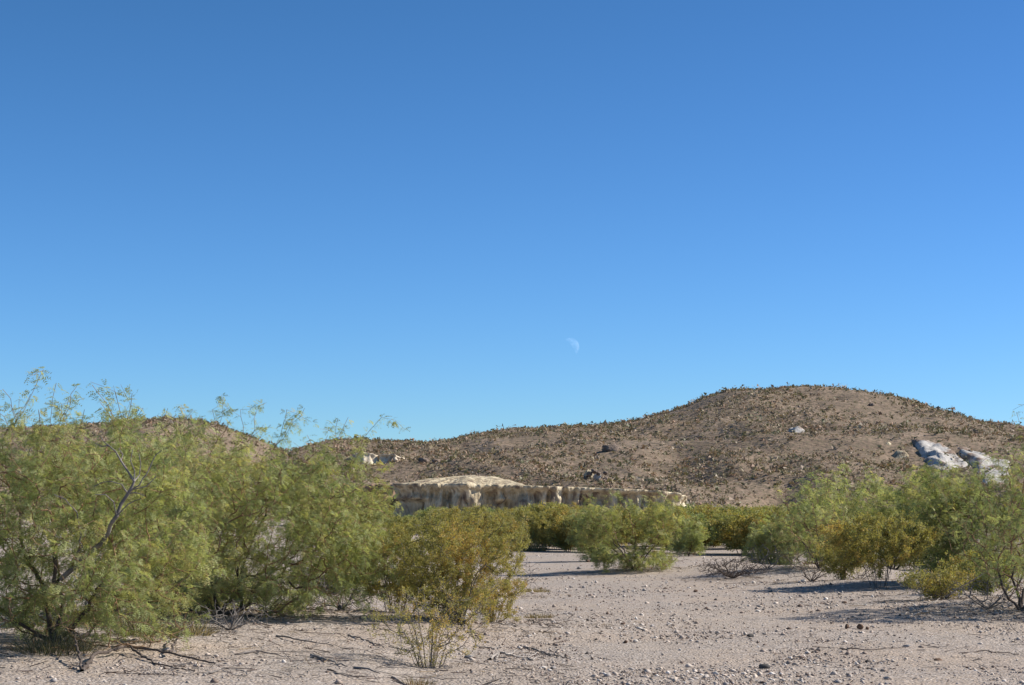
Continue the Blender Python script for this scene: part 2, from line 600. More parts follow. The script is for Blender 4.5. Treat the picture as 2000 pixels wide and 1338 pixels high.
MD = 232.0
mtop = topfun([(690, 950), (770, 944), (860, 945), (1000, 948), (1100, 950), (1200, 954), (1300, 958), (1325, 961), (1338, 966), (1350, 976)], MD)
crest = topfun([(760, 944), (790, 941), (820, 934), (870, 930), (920, 928), (960, 930), (990, 936), (1020, 943), (1030, 949)], MD)
mesa = bluff('cliff_bank', at(765, 1000, MD)[0], at(1346, 1000, MD)[0], MD, 9.0, mtop, -0.6, M['tuff'],
             mound=lambda x: np.clip((crest(x) - mtop(x)) * 1.06, 0, 9) * (x < at(1030, 1000, MD)[0]) * (x > at(765, 1000, MD)[0]), flute=1.0, nw=34, yaw=0.15,
             alcoves=[(at(px_, 1000, MD)[0], w_, d_, t_) for px_, w_, d_, t_ in ((800, 1.8, 3.0, .7), (985, 0.9, 1.6, .7), (1150, 0.7, 1.5, .8))])
tag(mesa, 'long low cream cliff with fluted shaded face and bright flat top below the hills', 'cliff')
btop = topfun([(560, 985), (620, 962), (680, 950), (740, 946), (790, 948), (830, 985)], 246)
bank = bluff('cliff_bank', at(590, 1000, 246)[0], at(800, 1000, 246)[0], 246.0, 4.5, btop, -0.6,
             noise_mat('reddish_bank', [(0.3, (0.20, 0.13, 0.09)), (0.55, (0.34, 0.22, 0.15)), (0.75, (0.46, 0.34, 0.25))], 0.6, 9, bump=0.25, bscale=1.4), seed=77, flute=1.1, lean=0.5)
tag(bank, 'crumbling reddish bank left of the long cream cliff', 'bank')


# pale ledges and outcrops on the hill
def ledge(px0, px1, pytop, pybot, mat, label, cat, seed, flute=0.7, name='rock_ledge', half=3.0, lean=0.7):
    b = hit((px0 + px1) / 2, pybot)
    d = float(b[1])
    x0, x1 = at(px0, pybot, d)[0], at(px1, pybot, d)[0]
    zt = at(px0, pytop, d)[2]
    wv = lambda x: zt + 0.35 * fbm(np.asarray(x) / 2.2, 0 * np.asarray(x), seed, 3) - 1.8 * np.clip(np.abs(np.asarray(x) - (x0 + x1) / 2) / ((x1 - x0) / 2) - 0.6, 0, 1)
    o = bluff(name, x0, x1, d, half, wv, float(b[2]) - 1.2, mat, flute=flute, ds=0.25, nw=14, seed=seed, lean=lean, expo=4.0)
    return tag(o, label, cat)


ledge(690, 734, 884, 905, M['cream'], 'cream rock ledge with a dark notch on the plateau slope at left', 'rock ledge', 3, half=3.5)
ledge(730, 780, 888, 905, M['cream'], 'greyish pale ledge just right of the cream notched ledge', 'rock ledge', 9, flute=0.9, half=4)


def outcrop(name, tents, mat, label, step=0.5, seed=3, apron=None):
    """terrain-hugging outcrop made of tent-shaped ridges; tents: (pxA,pyA,pxB,pyB, height, left/front slope, right slope)"""
    segs = []
    for pxa, pya, pxb, pyb, h, sf, sb in tents:
        A, B = hit(pxa, pya + 6), hit(pxb, pyb + 6)
        A[1] -= h
        B[1] = A[1] - h * 1.7 - 0.05 * (pxb - pxa)
        A, B = at(pxa, pya, A[1]), at(pxb, pyb, B[1])
        segs.append((A, B, h, sf, sb))
    allx = [p[0] for s in segs for p in s[:2]]
    ally = [p[1] for s in segs for p in s[:2]]
    xs = np.arange(min(allx) - 9, max(allx) + 9, step)
    ys = np.arange(min(ally) - 26, max(ally) + 22, step)
    X, Y = np.meshgrid(xs, ys)
    base = surf(X, Y)
    Z = base - 1.5
    for A, B, h, sf, sb in segs:
        ab = (B - A)[:2]
        L = np.hypot(*ab)
        u = ab / L
        nrm = np.array([-u[1], u[0]])            # away from the camera / to the right
        dx, dy = X - A[0], Y - A[1]
        along = dx * u[0] + dy * u[1]
        perp = dx * nrm[0] + dy * nrm[1] + 0.6 * fbm(X / 3.5, Y / 3.5, seed, 3)
        tcl = np.clip(along / L, 0, 1)
        zc = A[2] + (B[2] - A[2]) * tcl
        over = np.maximum(0, np.maximum(-along, along - L))
        z = zc - np.where(perp < 0, -perp * sf, perp * sb) - over * 1.1 + 0.35 * fbm(X / 2.0, Y / 2.0, seed + 2, 3)
        Z = np.maximum(Z, z)
    if apron:
        PX = CX + FPX * X / Y
        PY = HY - (base - CAMH) / Y * FPX
        PX = PX + 5 * fbm(X / 3.0, Y / 5.0, seed + 4, 3)
        PY = PY + 4 * fbm(X / 3.0, Y / 5.0, seed + 6, 3)
        inside = np.zeros(X.shape, bool)
        for (xa, ya), (xb, yb) in zip(apron, apron[1:] + apron[:1]):
            inside ^= ((ya > PY) != (yb > PY)) & (PX < (xb - xa) * (PY - ya) / (yb - ya + 1e-9) + xa)
        Z = np.minimum(Z, base + 1.5 + 0.9 * fbm(X / 6.0, Y / 6.0, seed + 12, 3))
        Z = np.where(inside, np.maximum(Z, base + 0.5 + 0.8 * fbm(X / 5.0, Y / 5.0, seed + 8, 4)), base - 1.5)
        soft = inside.astype(float)
        for _ in range(5):
            soft = (soft + np.roll(soft, 1, 0) + np.roll(soft, -1, 0) + np.roll(soft, 1, 1) + np.roll(soft, -1, 1)) / 5
        soft = np.clip(soft * 1.6 - 0.5, 0, 1)
        Z = base + np.maximum(Z - base, 0) * soft - 0.35 * (1 - soft)
    keep = Z > base - 0.3
    ny, nx = X.shape
    idx = np.arange(ny * nx).reshape(ny, nx)
    k = keep[:-1, :-1] | keep[1:, :-1] | keep[:-1, 1:] | keep[1:, 1:]
    q = np.stack([idx[:-1, :-1], idx[:-1, 1:], idx[1:, 1:], idx[1:, :-1]], -1)[k]
    used = np.unique(q)
    rem = np.full(ny * nx, -1)
    rem[used] = np.arange(len(used))
    o = mk(name, np.stack([X, Y, Z], -1).reshape(-1, 3)[used], rem[q], mat, sm=False)
    return tag(o, label, 'rock outcrop')


outcrop('rock_outcrop', [(1776, 857, 1888, 908, 3, 0.3, 0.2), (1800, 864, 1840, 886, 4.5, 1.5, 0.35), (1818, 890, 1872, 914, 5, 1.5, 0.45), (1836, 864, 1858, 888, 2, 0.4, 0.3), (1795, 880, 1850, 918, 3, 0.3, 0.3)],
        M['white'], 'white eroded outcrop with dark shadowed hollows on the right hill flank',
        apron=[(1774, 856), (1800, 860), (1842, 868), (1860, 880), (1892, 908), (1875, 916), (1838, 922), (1812, 912), (1796, 886)])
outcrop('rock_outcrop', [(1872, 874, 1955, 904, 2.5, 0.3, 0.2), (1886, 880, 1910, 892, 4, 1.3, 0.4), (1900, 905, 1968, 922, 3, 0.4, 0.3), (1912, 928, 1962, 945, 3, 0.4, 0.3)],
        M['white'], 'grey white outcrop half hidden behind the tall mesquite at right edge', seed=23,
        apron=[(1868, 872), (1900, 880), (1948, 894), (1972, 904), (1970, 948), (1920, 948), (1903, 920), (1880, 895)])
outcrop('rock_outcrop', [(1543, 834, 1562, 831, 1.2, 0.7, 0.7)], M['white'], 'tiny white rock patch high on the middle of the right hill', seed=31)
outcrop('rock_outcrop', [(1735, 859, 1746, 874, 1.0, 0.8, 0.8)], M['tuff'], 'small cream scar left of the white eroded outcrop', seed=37)
outcrop('rock_outcrop', [(1754, 878, 1768, 880, 1.0, 0.8, 0.8)], M['tuff'], 'smallest cream scar touching the left side of the white eroded outcrop', seed=38)


def ico(sub=2):
    import bmesh
    bm = bmesh.new()
    bmesh.ops.create_icosphere(bm, subdivisions=sub, radius=1)
    V = np.array([v.co[:] for v in bm.verts])
    F = np.array([[v.index for v in f.verts] for f in bm.faces])
    bm.free()
    return V, F


ICO2, ICO3 = ico(2), ico(3)


def rock(name, px, py, size, mat, label, rng_seed, d=None, sink=0.3, far=False, flat=1.0, group=None):
    r = np.random.default_rng(rng_seed)
    V, F = (ICO3 if far else ICO2)
    V = V.copy()
    # cut with random planes for facets
    for _ in range(9):
        nrm = unit(r.normal(size=3))
        lim = r.uniform(0.55, 0.85)
        dd = V @ nrm
        V = V - np.maximum(dd - lim, 0)[:, None] * nrm
    V *= 1 + (0.45 if far else 0.08) * fbm(V[:, 0] * 2.4 + 9, V[:, 1] * 2.4 + V[:, 2] * 2.1, rng_seed, 3)[:, None]
    V = V * np.array(size) * 0.5
    V[:, 2] *= flat
    if far:
        p = hit(px, py)
    else:
        p = gpt(px, py)
    V[:, 2] += size[2] * 0.5 * (1 - 2 * sink)
    o = mk(name, V, F, mat)
    o.location = p
    o.rotation_euler = (0, 0, r.uniform(0, 6))
    return tag(o, label, 'rock', group)


rock('boulder', 1192, 880, (5, 5, 2.6), M['dark_rock_and_hollow'], 'dark rock standing in for a shadowed hollow halfway up the hill above the cliff', 1, far=True)  # dark lump put where the slope only has a shadowed hollow
rock('boulder', 826, 903, (3.6, 3, 2.0), M['dark_rock_and_hollow'], 'dark rock standing in for a cave shadow right of the pale ledges on plateau slope', 2, far=True)  # cave shade given as a dark-coloured rock
rock('boulder', 852, 905, (3.0, 3, 1.7), M['dark_rock_and_hollow'], 'smaller dark rock standing in for a cave shadow, right of the larger one on plateau slope', 5, far=True)  # second patch of cave shade, again a dark-coloured rock
rock('boulder', 1150, 935, (2.5, 2, 3.6), M['tuff'], 'leaning pale slab beside the rock ring standing in for a dark hollow above the cliff', 6, far=True)
# dark rocks ringed in place of a shaded hollow round a pale stone
p = hit(1165, 940)
ring = empty('rock_arch', p)
rr_ = np.random.default_rng(55)
for k in range(8):
    a_ = math.pi * (k - 0.5) / 6
    V, F = ICO3
    V = V * (1 + 0.5 * fbm(V[:, 0] * 2 + k * 7, V[:, 1] * 2 + V[:, 2] * 2, 60 + k, 3)[:, None]) * np.array([0.95, 1.3, 0.8]) * rr_.uniform(.5, .85)
    mk('rock', V + np.array([2.2 * math.cos(a_) + rr_.normal() * .25, rr_.normal() * .4, 1.9 * math.sin(a_) + 0.2 + rr_.normal() * .2]), F, M['dark_rock_and_hollow'], ring)
tag(ring, 'dark rocks standing in for the shaded hollow round a pale stone above the cliff top', 'rock arch')
rock('boulder', 1167, 938, (2.0, 1.5, 1.5), M['pale_rock'], 'pale stone inside the rock ring standing in for a dark hollow above the cliff', 8, far=True, sink=0.1)
rock('boulder', 1703, 793, (2.2, 2, 1.3), M['dark_rock_and_hollow'], 'dark boulder near the right hill summit', 12, far=True)

# ------------------------------------------------------------------ scrub that covers the hills (uncountable)
def scrub(n, seed):
    r = np.random.default_rng(seed)
    px = r.uniform(-250, 2250, n)
    u = (px - CX) / FPX
    # spread in depth over the visible slopes
    y = r.uniform(335, 662, n)
    ridge = r.random(n) < 0.07
    x = u * y
    left = HL(x, y) > HM(x, y)
    yrid = np.where(left, HL.yr(x), HM.yr(x))
    y = np.where(ridge, yrid + r.uniform(-6, 4, n), y)
    x = u * y
    h = np.maximum(HM(x, y), HL(x, y))
    dens = 0.66 + 1.1 * fbm(x / 25.0, y / 30.0, 61, 3)
    ok = (h > 0.2) & (y < yrid + 4) & ((r.random(n) < dens) | ridge)
    x, y, h, ridge = x[ok], y[ok], h[ok], ridge[ok]
    m = len(x)
    K = 7
    rad = np.minimum(0.26 + r.gamma(2.0, 0.15, m), 1.3) * 1.0
    hgt = rad * r.uniform(0.8, 1.5, m)
    dirs = unit(r.normal(size=(m, K, 3)))
    dirs[:, :, 2] = np.abs(dirs[:, :, 2])
    rr = r.uniform(0.35, 1, (m, K)) ** 0.5
    C = np.stack([x[:, None] + dirs[..., 0] * rr * rad[:, None], y[:, None] + dirs[..., 1] * rr * rad[:, None],
                  h[:, None] - 0.1 + dirs[..., 2] * rr * hgt[:, None]], -1)
    sz = (rad * 0.72)[:, None, None, None]
    T = C[:, :, None, :] + unit(r.normal(size=(m, K, 3, 3))) * sz * 0.85
    pal = np.array([(0.17, 0.148, 0.08), (0.21, 0.17, 0.10), (0.165, 0.13, 0.095), (0.26, 0.19, 0.135), (0.14, 0.138, 0.08), (0.27, 0.22, 0.165), (0.24, 0.155, 0.105)])
    c = pal[r.integers(0, len(pal), m)] * r.uniform(1.0, 1.55, (m, 1))
    colr = np.repeat(c, K * 3, 0)
    V = T.reshape(-1, 3)
    return V, np.arange(len(V)).reshape(-1, 3), colr


V, F, c = scrub(72000, 5)
o = mk('hill_scrub', V, F, M['scrub'], col=c)
tag(o, 'low brown and olive scrub speckling the far hills', 'scrub', kind='stuff')

# ------------------------------------------------------------------ moon
mo = at(1114, 677.5, 9000.0)
rad_m = 17.3 / FPX * 9000.0
m, n, l, out = new_mat('moon_surface')
tc = n.new('ShaderNodeTexCoord')
nz = n.new('ShaderNodeTexNoise')
nz.inputs['Scale'].default_value = 0.05
nz.inputs['Detail'].default_value = 3
l.new(tc.outputs['Object'], nz.inputs['Vector'])
cr = n.new('ShaderNodeValToRGB')
cr.color_ramp.elements[0].position, cr.color_ramp.elements[0].color = 0.40, (0.05, 0.05, 0.05, 1)
cr.color_ramp.elements[1].position, cr.color_ramp.elements[1].color = 0.60, (0.15, 0.15, 0.15, 1)
l.new(nz.outputs['Fac'], cr.inputs[0])
df = n.new('ShaderNodeBsdfDiffuse')
df.inputs['Roughness'].default_value = 1.0
l.new(cr.outputs[0], df.inputs['Color'])
tr = n.new('ShaderNodeBsdfTransparent')
ad = n.new('ShaderNodeAddShader')
l.new(df.outputs[0], ad.inputs[0])
l.new(tr.outputs[0], ad.inputs[1])
l.new(ad.outputs[0], out.inputs['Surface'])
toC = unit(np.array([0, 0, CAMH]) - mo)                 # the sunlit near side only: the night side is lost in the sky
e2 = unit(np.array(SUND) - toC * float(np.array(SUND) @ toC))
e3 = np.cross(toC, e2)
psi = math.acos(float(np.array(SUND) @ toC))
ph, tt_ = np.meshgrid(np.linspace(psi - math.pi / 2, math.pi / 2, 25), np.linspace(-math.pi / 2 + .01, math.pi / 2 - .01, 41))
Vm = (np.sin(tt_)[..., None] * e3 + np.cos(tt_)[..., None] * (np.cos(ph)[..., None] * toC + np.sin(ph)[..., None] * e2)).reshape(-1, 3) * rad_m
ii = np.arange(25 * 41).reshape(41, 25)
Fm = np.stack([ii[:-1, :-1], ii[:-1, 1:], ii[1:, 1:], ii[1:, :-1]], -1).reshape(-1, 4)
o = mk('moon', Vm, Fm, m, sm=True)
o.location = mo
tag(o, 'pale half moon in the blue daytime sky', 'moon')


# ------------------------------------------------------------------ plants
class Skel:
    """branch skeleton: explicit stems, then every target joins the nearest fitting node by a curved twig"""

    def __init__(s, base, rng):
        s.Pb, s.Db, s.Lb = np.zeros((40000, 3)), np.zeros((40000, 3)), np.zeros(40000)
        s.Pb[0], s.Db[0] = base, (0, 0, 1)
        s.n, s.par, s.stem, s.rng = 1, [-1], [-1], rng

    @property
    def P(s):
        return s.Pb[:s.n]

    def add_poly(s, pts, k0, stem, jit=0.05, seg=0.14):
        pts = [np.array(p, float) for p in pts]
        prev = k0
        for q in pts:
            a = s.P[prev]
            L = np.linalg.norm(q - a)
            n = max(1, int(L / seg))
            st = prev
            for i in range(1, n + 1):
                p = a + (q - a) * i / n
                if i < n:
                    p = p + s.rng.normal(size=3) * jit * min(L, 1)
                prev = s._add(p, prev, stem)
        return prev

    def _add(s, p, par, stem):
        d = p - s.Pb[par]
        L = math.sqrt(float(d @ d))
        k = s.n
        s.Pb[k], s.Db[k], s.Lb[k] = p, d / (L + 1e-9), s.Lb[par] + L
        s.par.append(par)
        s.stem.append(stem)
        s.n += 1
        return k

    def attach(s, targets, seg=0.11, jit=0.16, arch=0.12, wpath=0.3, frozen=False, follow=0.45):
        N0 = s.n
        for T in targets:
            n_ = N0 if frozen else s.n
            P = s.Pb[:n_]
            D = s.Db[:n_]
            v = T[None] - P
            L = np.linalg.norm(v, axis=1) + 1e-6
            ca = (v * D).sum(1) / L
            cost = L * (1.25 - 0.35 * ca) + wpath * s.Lb[:n_] * 0.3
            cost[0] += 1.0
            cost[(ca < -0.25)] += 1.5
            k = int(np.argmin(cost))
            Lk = L[k]
            if Lk < 0.05:
                continue
            p0, d0 = P[k], D[k]
            c1 = p0 + (d0 * follow + unit(v[k]) * (0.6 - follow * 0.5)) * Lk * 0.55 + np.array([0, 0, arch * Lk])
            n = max(2, int(Lk / seg))
            prev = k
            for i in range(1, n + 1):
                t = i / n
                p = (1 - t) ** 2 * p0 + 2 * t * (1 - t) * c1 + t * t * T
                if i < n:
                    p = p + s.rng.normal(size=3) * jit * Lk / n
                prev = s._add(p, prev, s.stem[k])

    def finish(s, rtip=0.0031, expo=2.5, rmax=0.05, grow=0.0):
        N = s.n
        R = np.zeros(N)
        acc = np.zeros(N)
        for i in range(N - 1, -1, -1):
            R[i] = max(rtip, acc[i] ** (1 / expo)) if acc[i] > 0 else rtip
            if s.par[i] >= 0:
                acc[s.par[i]] += (R[i] + grow) ** expo
        R = np.minimum(R, rmax)
        s.R = R
        P = s.P.copy()
        par = np.array(s.par)
        k = np.arange(1, N)
        s.seg = (P[par[k]], P[k], np.minimum(R[par[k]], R[k] * 1.6), R[k], np.array(s.stem)[k])
        return s


def leaf_template(rng, npair, plen, ll, lw, spread):
    """twice-feathered mesquite leaf: two pinnae with pairs of slim leaflets; x along the leaf"""
    T = []
    for sg in (-1, 1):
        ang = sg * math.radians(rng.uniform(spread * 0.6, spread * 1.3))
        droop = rng.uniform(0.2, 0.6)
        for i in range(npair):
            t = (i + 0.6) / npair
            c = np.array([0.02 + plen * t * math.cos(ang), plen * t * math.sin(ang), -droop * plen * t * t])
            for s2 in (-1, 1):
                a2 = ang + s2 * math.radians(rng.uniform(48, 72))
                dv = np.array([math.cos(a2), math.sin(a2), rng.uniform(-0.35, 0.25)])
                ax = np.array([math.cos(ang), math.sin(ang), 0]) * lw * 0.5
                ln = ll * rng.uniform(0.8, 1.15) * (1 - 0.35 * abs(t - .5))
                T.append([c - ax, c + ax, c + dv * ln])
    return np.array(T)                                  # (k,3,3)


def small_leaf_template(rng, n, size, spread):
    """sprig of creosote: small paired leaves pressed round the twig"""
    T = []
    for i in range(n):
        c = np.array([rng.uniform(-0.3, 1) * spread, rng.normal() * spread * 0.3, rng.normal() * spread * 0.3])
        d = unit(rng.normal(size=3) + np.array([0.7, 0, 0.2]))
        w = unit(np.cross(d, rng.normal(size=3))) * size * 0.3
        L = size * rng.uniform(0.7, 1.3)
        T.append([c - w, c + w, c + d * L])
    return np.array(T)


def place(templates, P, A, rng, scale=(0.8, 1.2), up_roll=0.5):
    """instances of leaf templates at P with axis A, as one triangle soup; returns verts and instance id per vertex"""
    n = len(P)
    X = unit(A)
    upv = np.array([0, 0, 1.0])[None] + rng.normal(size=(n, 3)) * up_roll
    Y = unit(np.cross(upv, X))
    Zx = np.cross(X, Y)
    sc = rng.uniform(*scale, n)
    which = rng.integers(0, len(templates), n)
    Vs, ids = [], []
    for k, T in enumerate(templates):
        m = np.where(which == k)[0]
        if not len(m):
            continue
        t = T.reshape(-1, 3)
        B = np.stack([X[m], Y[m], Zx[m]], 1) * sc[m][:, None, None]
        V = np.einsum('vi,nij->nvj', t, B) + P[m][:, None]
        Vs.append(V.reshape(-1, 3))
        ids.append(np.repeat(m, len(t)))
    return np.concatenate(Vs), np.concatenate(ids)


TR = np.random.default_rng(99)
LEAF_NEAR = [leaf_template(TR, 4, 0.070, 0.027, 0.0095, 26) for _ in range(7)]
LEAF_MID = [leaf_template(TR, 4, 0.11, 0.045, 0.015, 26) for _ in range(7)]
CREO_NEAR = [small_leaf_template(TR, 9, 0.020, 0.05) for _ in range(7)]
CREO_MID = [small_leaf_template(TR, 7, 0.036, 0.08) for _ in range(7)]
CREO_FAR = [small_leaf_template(TR, 6, 0.075, 0.16) for _ in range(7)]


def foliage(sk, rng, templates, rthin, dens, pal, pal_w, droop=0.4, along=0.4, zmin=None, scale=(0.75, 1.25), up_roll=0.5, shoots=0, shoot_len=(0.12, 0.3), mask=None, tipgain=0.0):
    P0, P1, R0, R1, st = sk.seg
    ok = R1 < rthin
    if mask is not None:
        ok &= mask(P1)
    a, b = P0[ok], P1[ok]
    extra_tw = None
    if shoots:
        tips = b[rng.random(len(b)) < shoots]
        dr = unit(rng.normal(size=tips.shape) + np.array([0, 0, 0.25]))
        ln = rng.uniform(*shoot_len, len(tips))
        e1 = tips + dr * ln[:, None] * 0.5
        e2 = e1 + unit(dr + rng.normal(size=tips.shape) * 0.25 + np.array([0, 0, -0.15])) * ln[:, None] * 0.5
        extra_tw = (np.concatenate([tips, e1]), np.concatenate([e1, e2]))
        a, b = np.concatenate([a, extra_tw[0]]), np.concatenate([b, extra_tw[1]])
    L = np.linalg.norm(b - a, axis=1)
    cnt = rng.poisson(L * dens)
    k = np.repeat(np.arange(len(a)), cnt)
    t = rng.random(len(k))[:, None]
    P = a[k] * (1 - t) + b[k] * t
    d = unit(b - a)[k]
    rad = unit(np.cross(d, rng.normal(size=d.shape)))
    A = rad + d * along + np.array([0, 0, -droop])
    V, ids = place(templates, P, A, rng, scale, up_roll)
    pal = np.array(pal)
    clump = np.clip(0.5 + 0.6 * fbm(P[:, 0] * 1.7, P[:, 1] * 1.7 + P[:, 2] * 2.3, int(rng.integers(1000)), 2) + rng.normal(size=len(P)) * 0.22, 0, 0.999)
    w = np.cumsum(pal_w) / np.sum(pal_w)
    c = pal[np.searchsorted(w, clump)] * rng.uniform(0.8, 1.2, (len(P), 1))
    return V, np.arange(len(V)).reshape(-1, 3), c[ids], extra_tw


MESQ = [(0.280, 0.318, 0.142), (0.345, 0.380, 0.168), (0.415, 0.425, 0.190), (0.51, 0.46, 0.215)]
MESQ_W = [1.2, 2, 2, 0.9]
CREO = [(0.29, 0.277, 0.106), (0.37, 0.33, 0.11), (0.44, 0.352, 0.11), (0.505, 0.338, 0.11)]
CREO_W = [1.5, 2, 1.4, 0.7]


def build_plant(name, sk, base, rng, fol, bark, twig, rtrunk=0.013, leafmat='leaf', sides=6):
    """empty at the base > trunk (one per stem), twigs, foliage"""
    root = empty(name, base)
    base = np.array(base, float)
    P0, P1, R0, R1, st = sk.seg
    thick = R1 >= rtrunk
    for sid in sorted(set(st[thick])):
        m_ = thick & (st == sid)
        V, F = tubes(P0[m_] - base, P1[m_] - base, R0[m_], R1[m_], sides, 0.35)
        mk('trunk', V, F, M[bark], root, sm=True)
    parts = [tubes(P0[~thick] - base, P1[~thick] - base, R0[~thick], R1[~thick], 3, 0.2)]
    V, F, c, ex = fol
    if ex is not None:
        n = len(ex[0])
        parts.append(tubes(ex[0] - base, ex[1] - base, np.full(n, 0.0022), np.full(n, 0.0016), 3))
    Vt, Ft = merge(parts)
    tw = mk('twigs', Vt, np.concatenate(Ft), M[twig], root)
    tag(tw, kind='stuff')
    if len(V):
        f = mk('foliage', V - base, F, M[leafmat], root, col=c)
        tag(f, kind='stuff')
    return root


def ell_targets(rng, ells, n, zmin, shell=0.35):
    """points in a union of ellipsoids, each (cx,cy,cz,rx,ry,rz)"""
    vol = np.array([e[3] * e[4] * e[5] for e in ells]) ** 0.8
    w = vol / vol.sum()
    out = []
    for e, k in zip(ells, rng.multinomial(n, w)):
        d = unit(rng.normal(size=(k, 3)))
        r = rng.uniform(shell, 1, k) ** 0.5
        out.append(np.array(e[:3]) + d * r[:, None] * np.array(e[3:]))
    T = np.concatenate(out)
    T = T[T[:, 2] > zmin]
    return T


def pell(px, py, d, wpx, hpx, dep):
    """ellipsoid from photo-plane centre/half sizes and a half depth in metres"""
    c = at(px, py, d)
    s = d / FPX
    return (c[0], c[1], c[2], wpx * s, dep, hpx * s)


def order(T, base):
    return T[np.argsort(np.linalg.norm(T - np.array(base), axis=1))]


# ---- big mesquite at the left edge
rng = np.random.default_rng(101)
bA = gpt(105, 1292)
sk = Skel(bA, rng)
dA = bA[1]
stems = [[(95, 1200, dA), (60, 1100, dA + .3), (30, 980, dA + .5)], [(120, 1200, dA - .1), (105, 1080, dA - .2), (100, 960, dA)],
         [(140, 1230, dA - .2), (190, 1150, dA - .5), (250, 1080, dA - .4)], [(60, 1230, dA - .1), (-20, 1180, dA - .3), (-90, 1080, dA)],
         [(150, 1250, dA + .3), (230, 1190, dA + .6), (330, 1120, dA + .8)], [(90, 1240, dA + .5), (60, 1150, dA + 1.2), (40, 1040, dA + 1.6)]]
for i, s_ in enumerate(stems):
    sk.add_poly([at(*q) for q in s_], 0, i, 0.035)
ells = [pell(40, 985, dA, 170, 150, 1.3), pell(190, 960, dA + .3, 170, 130, 1.3), pell(90, 900, dA + .5, 150, 75, 1.0), pell(300, 1010, dA + .4, 130, 130, 1.1),
        pell(120, 1080, dA - .3, 190, 110, 1.1), pell(-80, 1040, dA, 90, 160, 1.2), pell(245, 1160, dA - 1.0, 60, 80, 0.4), pell(160, 1150, dA - 0.9, 60, 50, .4), pell(30, 1140, dA + .3, 120, 70, 1.2), pell(340, 1120, dA + .2, 80, 60, .8)]
T = ell_targets(rng, ells, 1300, 0.2)
TL = ell_targets(rng, [pell(110, 1225, dA, 210, 75, 1.3), pell(0, 1230, dA + .6, 150, 60, 1.0), pell(250, 1215, dA - .2, 150, 60, 1.0)], 420, 0.05)
whips = [(85, 722, dA), (110, 748, dA), (60, 770, dA + .3), (150, 755, dA), (180, 752, dA), (225, 765, dA - .1), (258, 768, dA - .2), (20, 790, dA), (-10, 800, dA), (215, 800, dA + .2),
         (120, 790, dA + .4), (40, 815, dA), (165, 800, dA), (240, 815, dA), (75, 800, dA - .2), (195, 785, dA), (5, 760, dA + .4), (135, 775, dA + .2)]
sk.attach(order(T, bA))
sk.attach(order(TL, bA), jit=.25, arch=.0)
sk.attach([at(*w) for w in whips], arch=0.05, jit=0.12, frozen=True)
sk.finish()
fol = foliage(sk, rng, LEAF_NEAR, 0.0075, 34, MESQ, MESQ_W, shoots=0.42, shoot_len=(0.12, 0.36), mask=lambda P: P[:, 2] > 0.45 + 0.55 * fbm(P[:, 0] * 1.6, P[:, 1] * 1.6, 71, 2))
mA = build_plant('mesquite_bush', sk, bA, rng, fol, 'bark', 'twig')
tag(mA, 'large feathery green mesquite at the left edge with a bare grey limb', 'bush', 'mesquite bushes')
# its dead limb
sd = Skel(at(120, 1130, dA - .5), rng)
dd = dA - 1.0
JL = dict(jit=0.03, seg=0.07)
k0 = sd.add_poly([at(170, 1085, dd + .4), at(205, 1050, dd + .2), at(228, 1008, dd)], 0, 0, **JL)
k1 = sd.add_poly([at(236, 985, dd), at(250, 964, dd)], k0, 0, **JL)
ka = sd.add_poly([at(258, 950, dd), at(262, 940, dd)], k1, 0, **JL)
kb = sd.add_poly([at(248, 918, dd), at(236, 900, dd + .05)], ka, 0, **JL)
kc = sd.add_poly([at(226, 882, dd), at(212, 870, dd)], kb, 0, **JL)
for k_, ln in ((kc, [(203, 863, dd), (197, 853, dd + .05)]), (kc, [(200, 872, dd), (186, 866, dd)]), (kb, [(240, 888, dd + .1), (232, 876, dd + .1)]),
               (ka, [(263, 920, dd), (255, 900, dd), (259, 878, dd)]), (ka, [(272, 928, dd + .1), (275, 905, dd + .1), (271, 886, dd + .1)]),
               (k1, [(272, 948, dd - .1), (292, 915, dd - .1), (298, 900, dd - .1), (315, 880, dd - .1)]), (k1, [(285, 950, dd), (305, 930, dd)]),
               (k1, [(238, 946, dd - .1), (216, 940, dd - .1), (200, 942, dd - .1), (184, 950, dd - .1)]), (k0, [(250, 985, dd - .1), (276, 974, dd - .15)]),
               (k0, [(222, 980, dd - .1), (206, 966, dd - .2), (186, 966, dd - .2)]), (k1, [(265, 962, dd), (282, 968, dd)])):
    sd.add_poly([at(*q) for q in ln], k_, 0, jit=0.04, seg=0.06)
sd.add_poly([at(150, 1000, dd), at(128, 975, dd - .2), at(106, 966, dd - .2)], 3, 0, 0.03, 0.08)
sd.finish(rtip=0.0045, expo=2.2, rmax=0.034, grow=0.0004)
V, F = tubes(sd.seg[0] - bA, sd.seg[1] - bA, sd.seg[2], sd.seg[3], 6, 0.4)
o = mk('dead_limb', V, F, M['brush'], mA, sm=True)
tag(o, 'bare weathered grey limb forking upward')

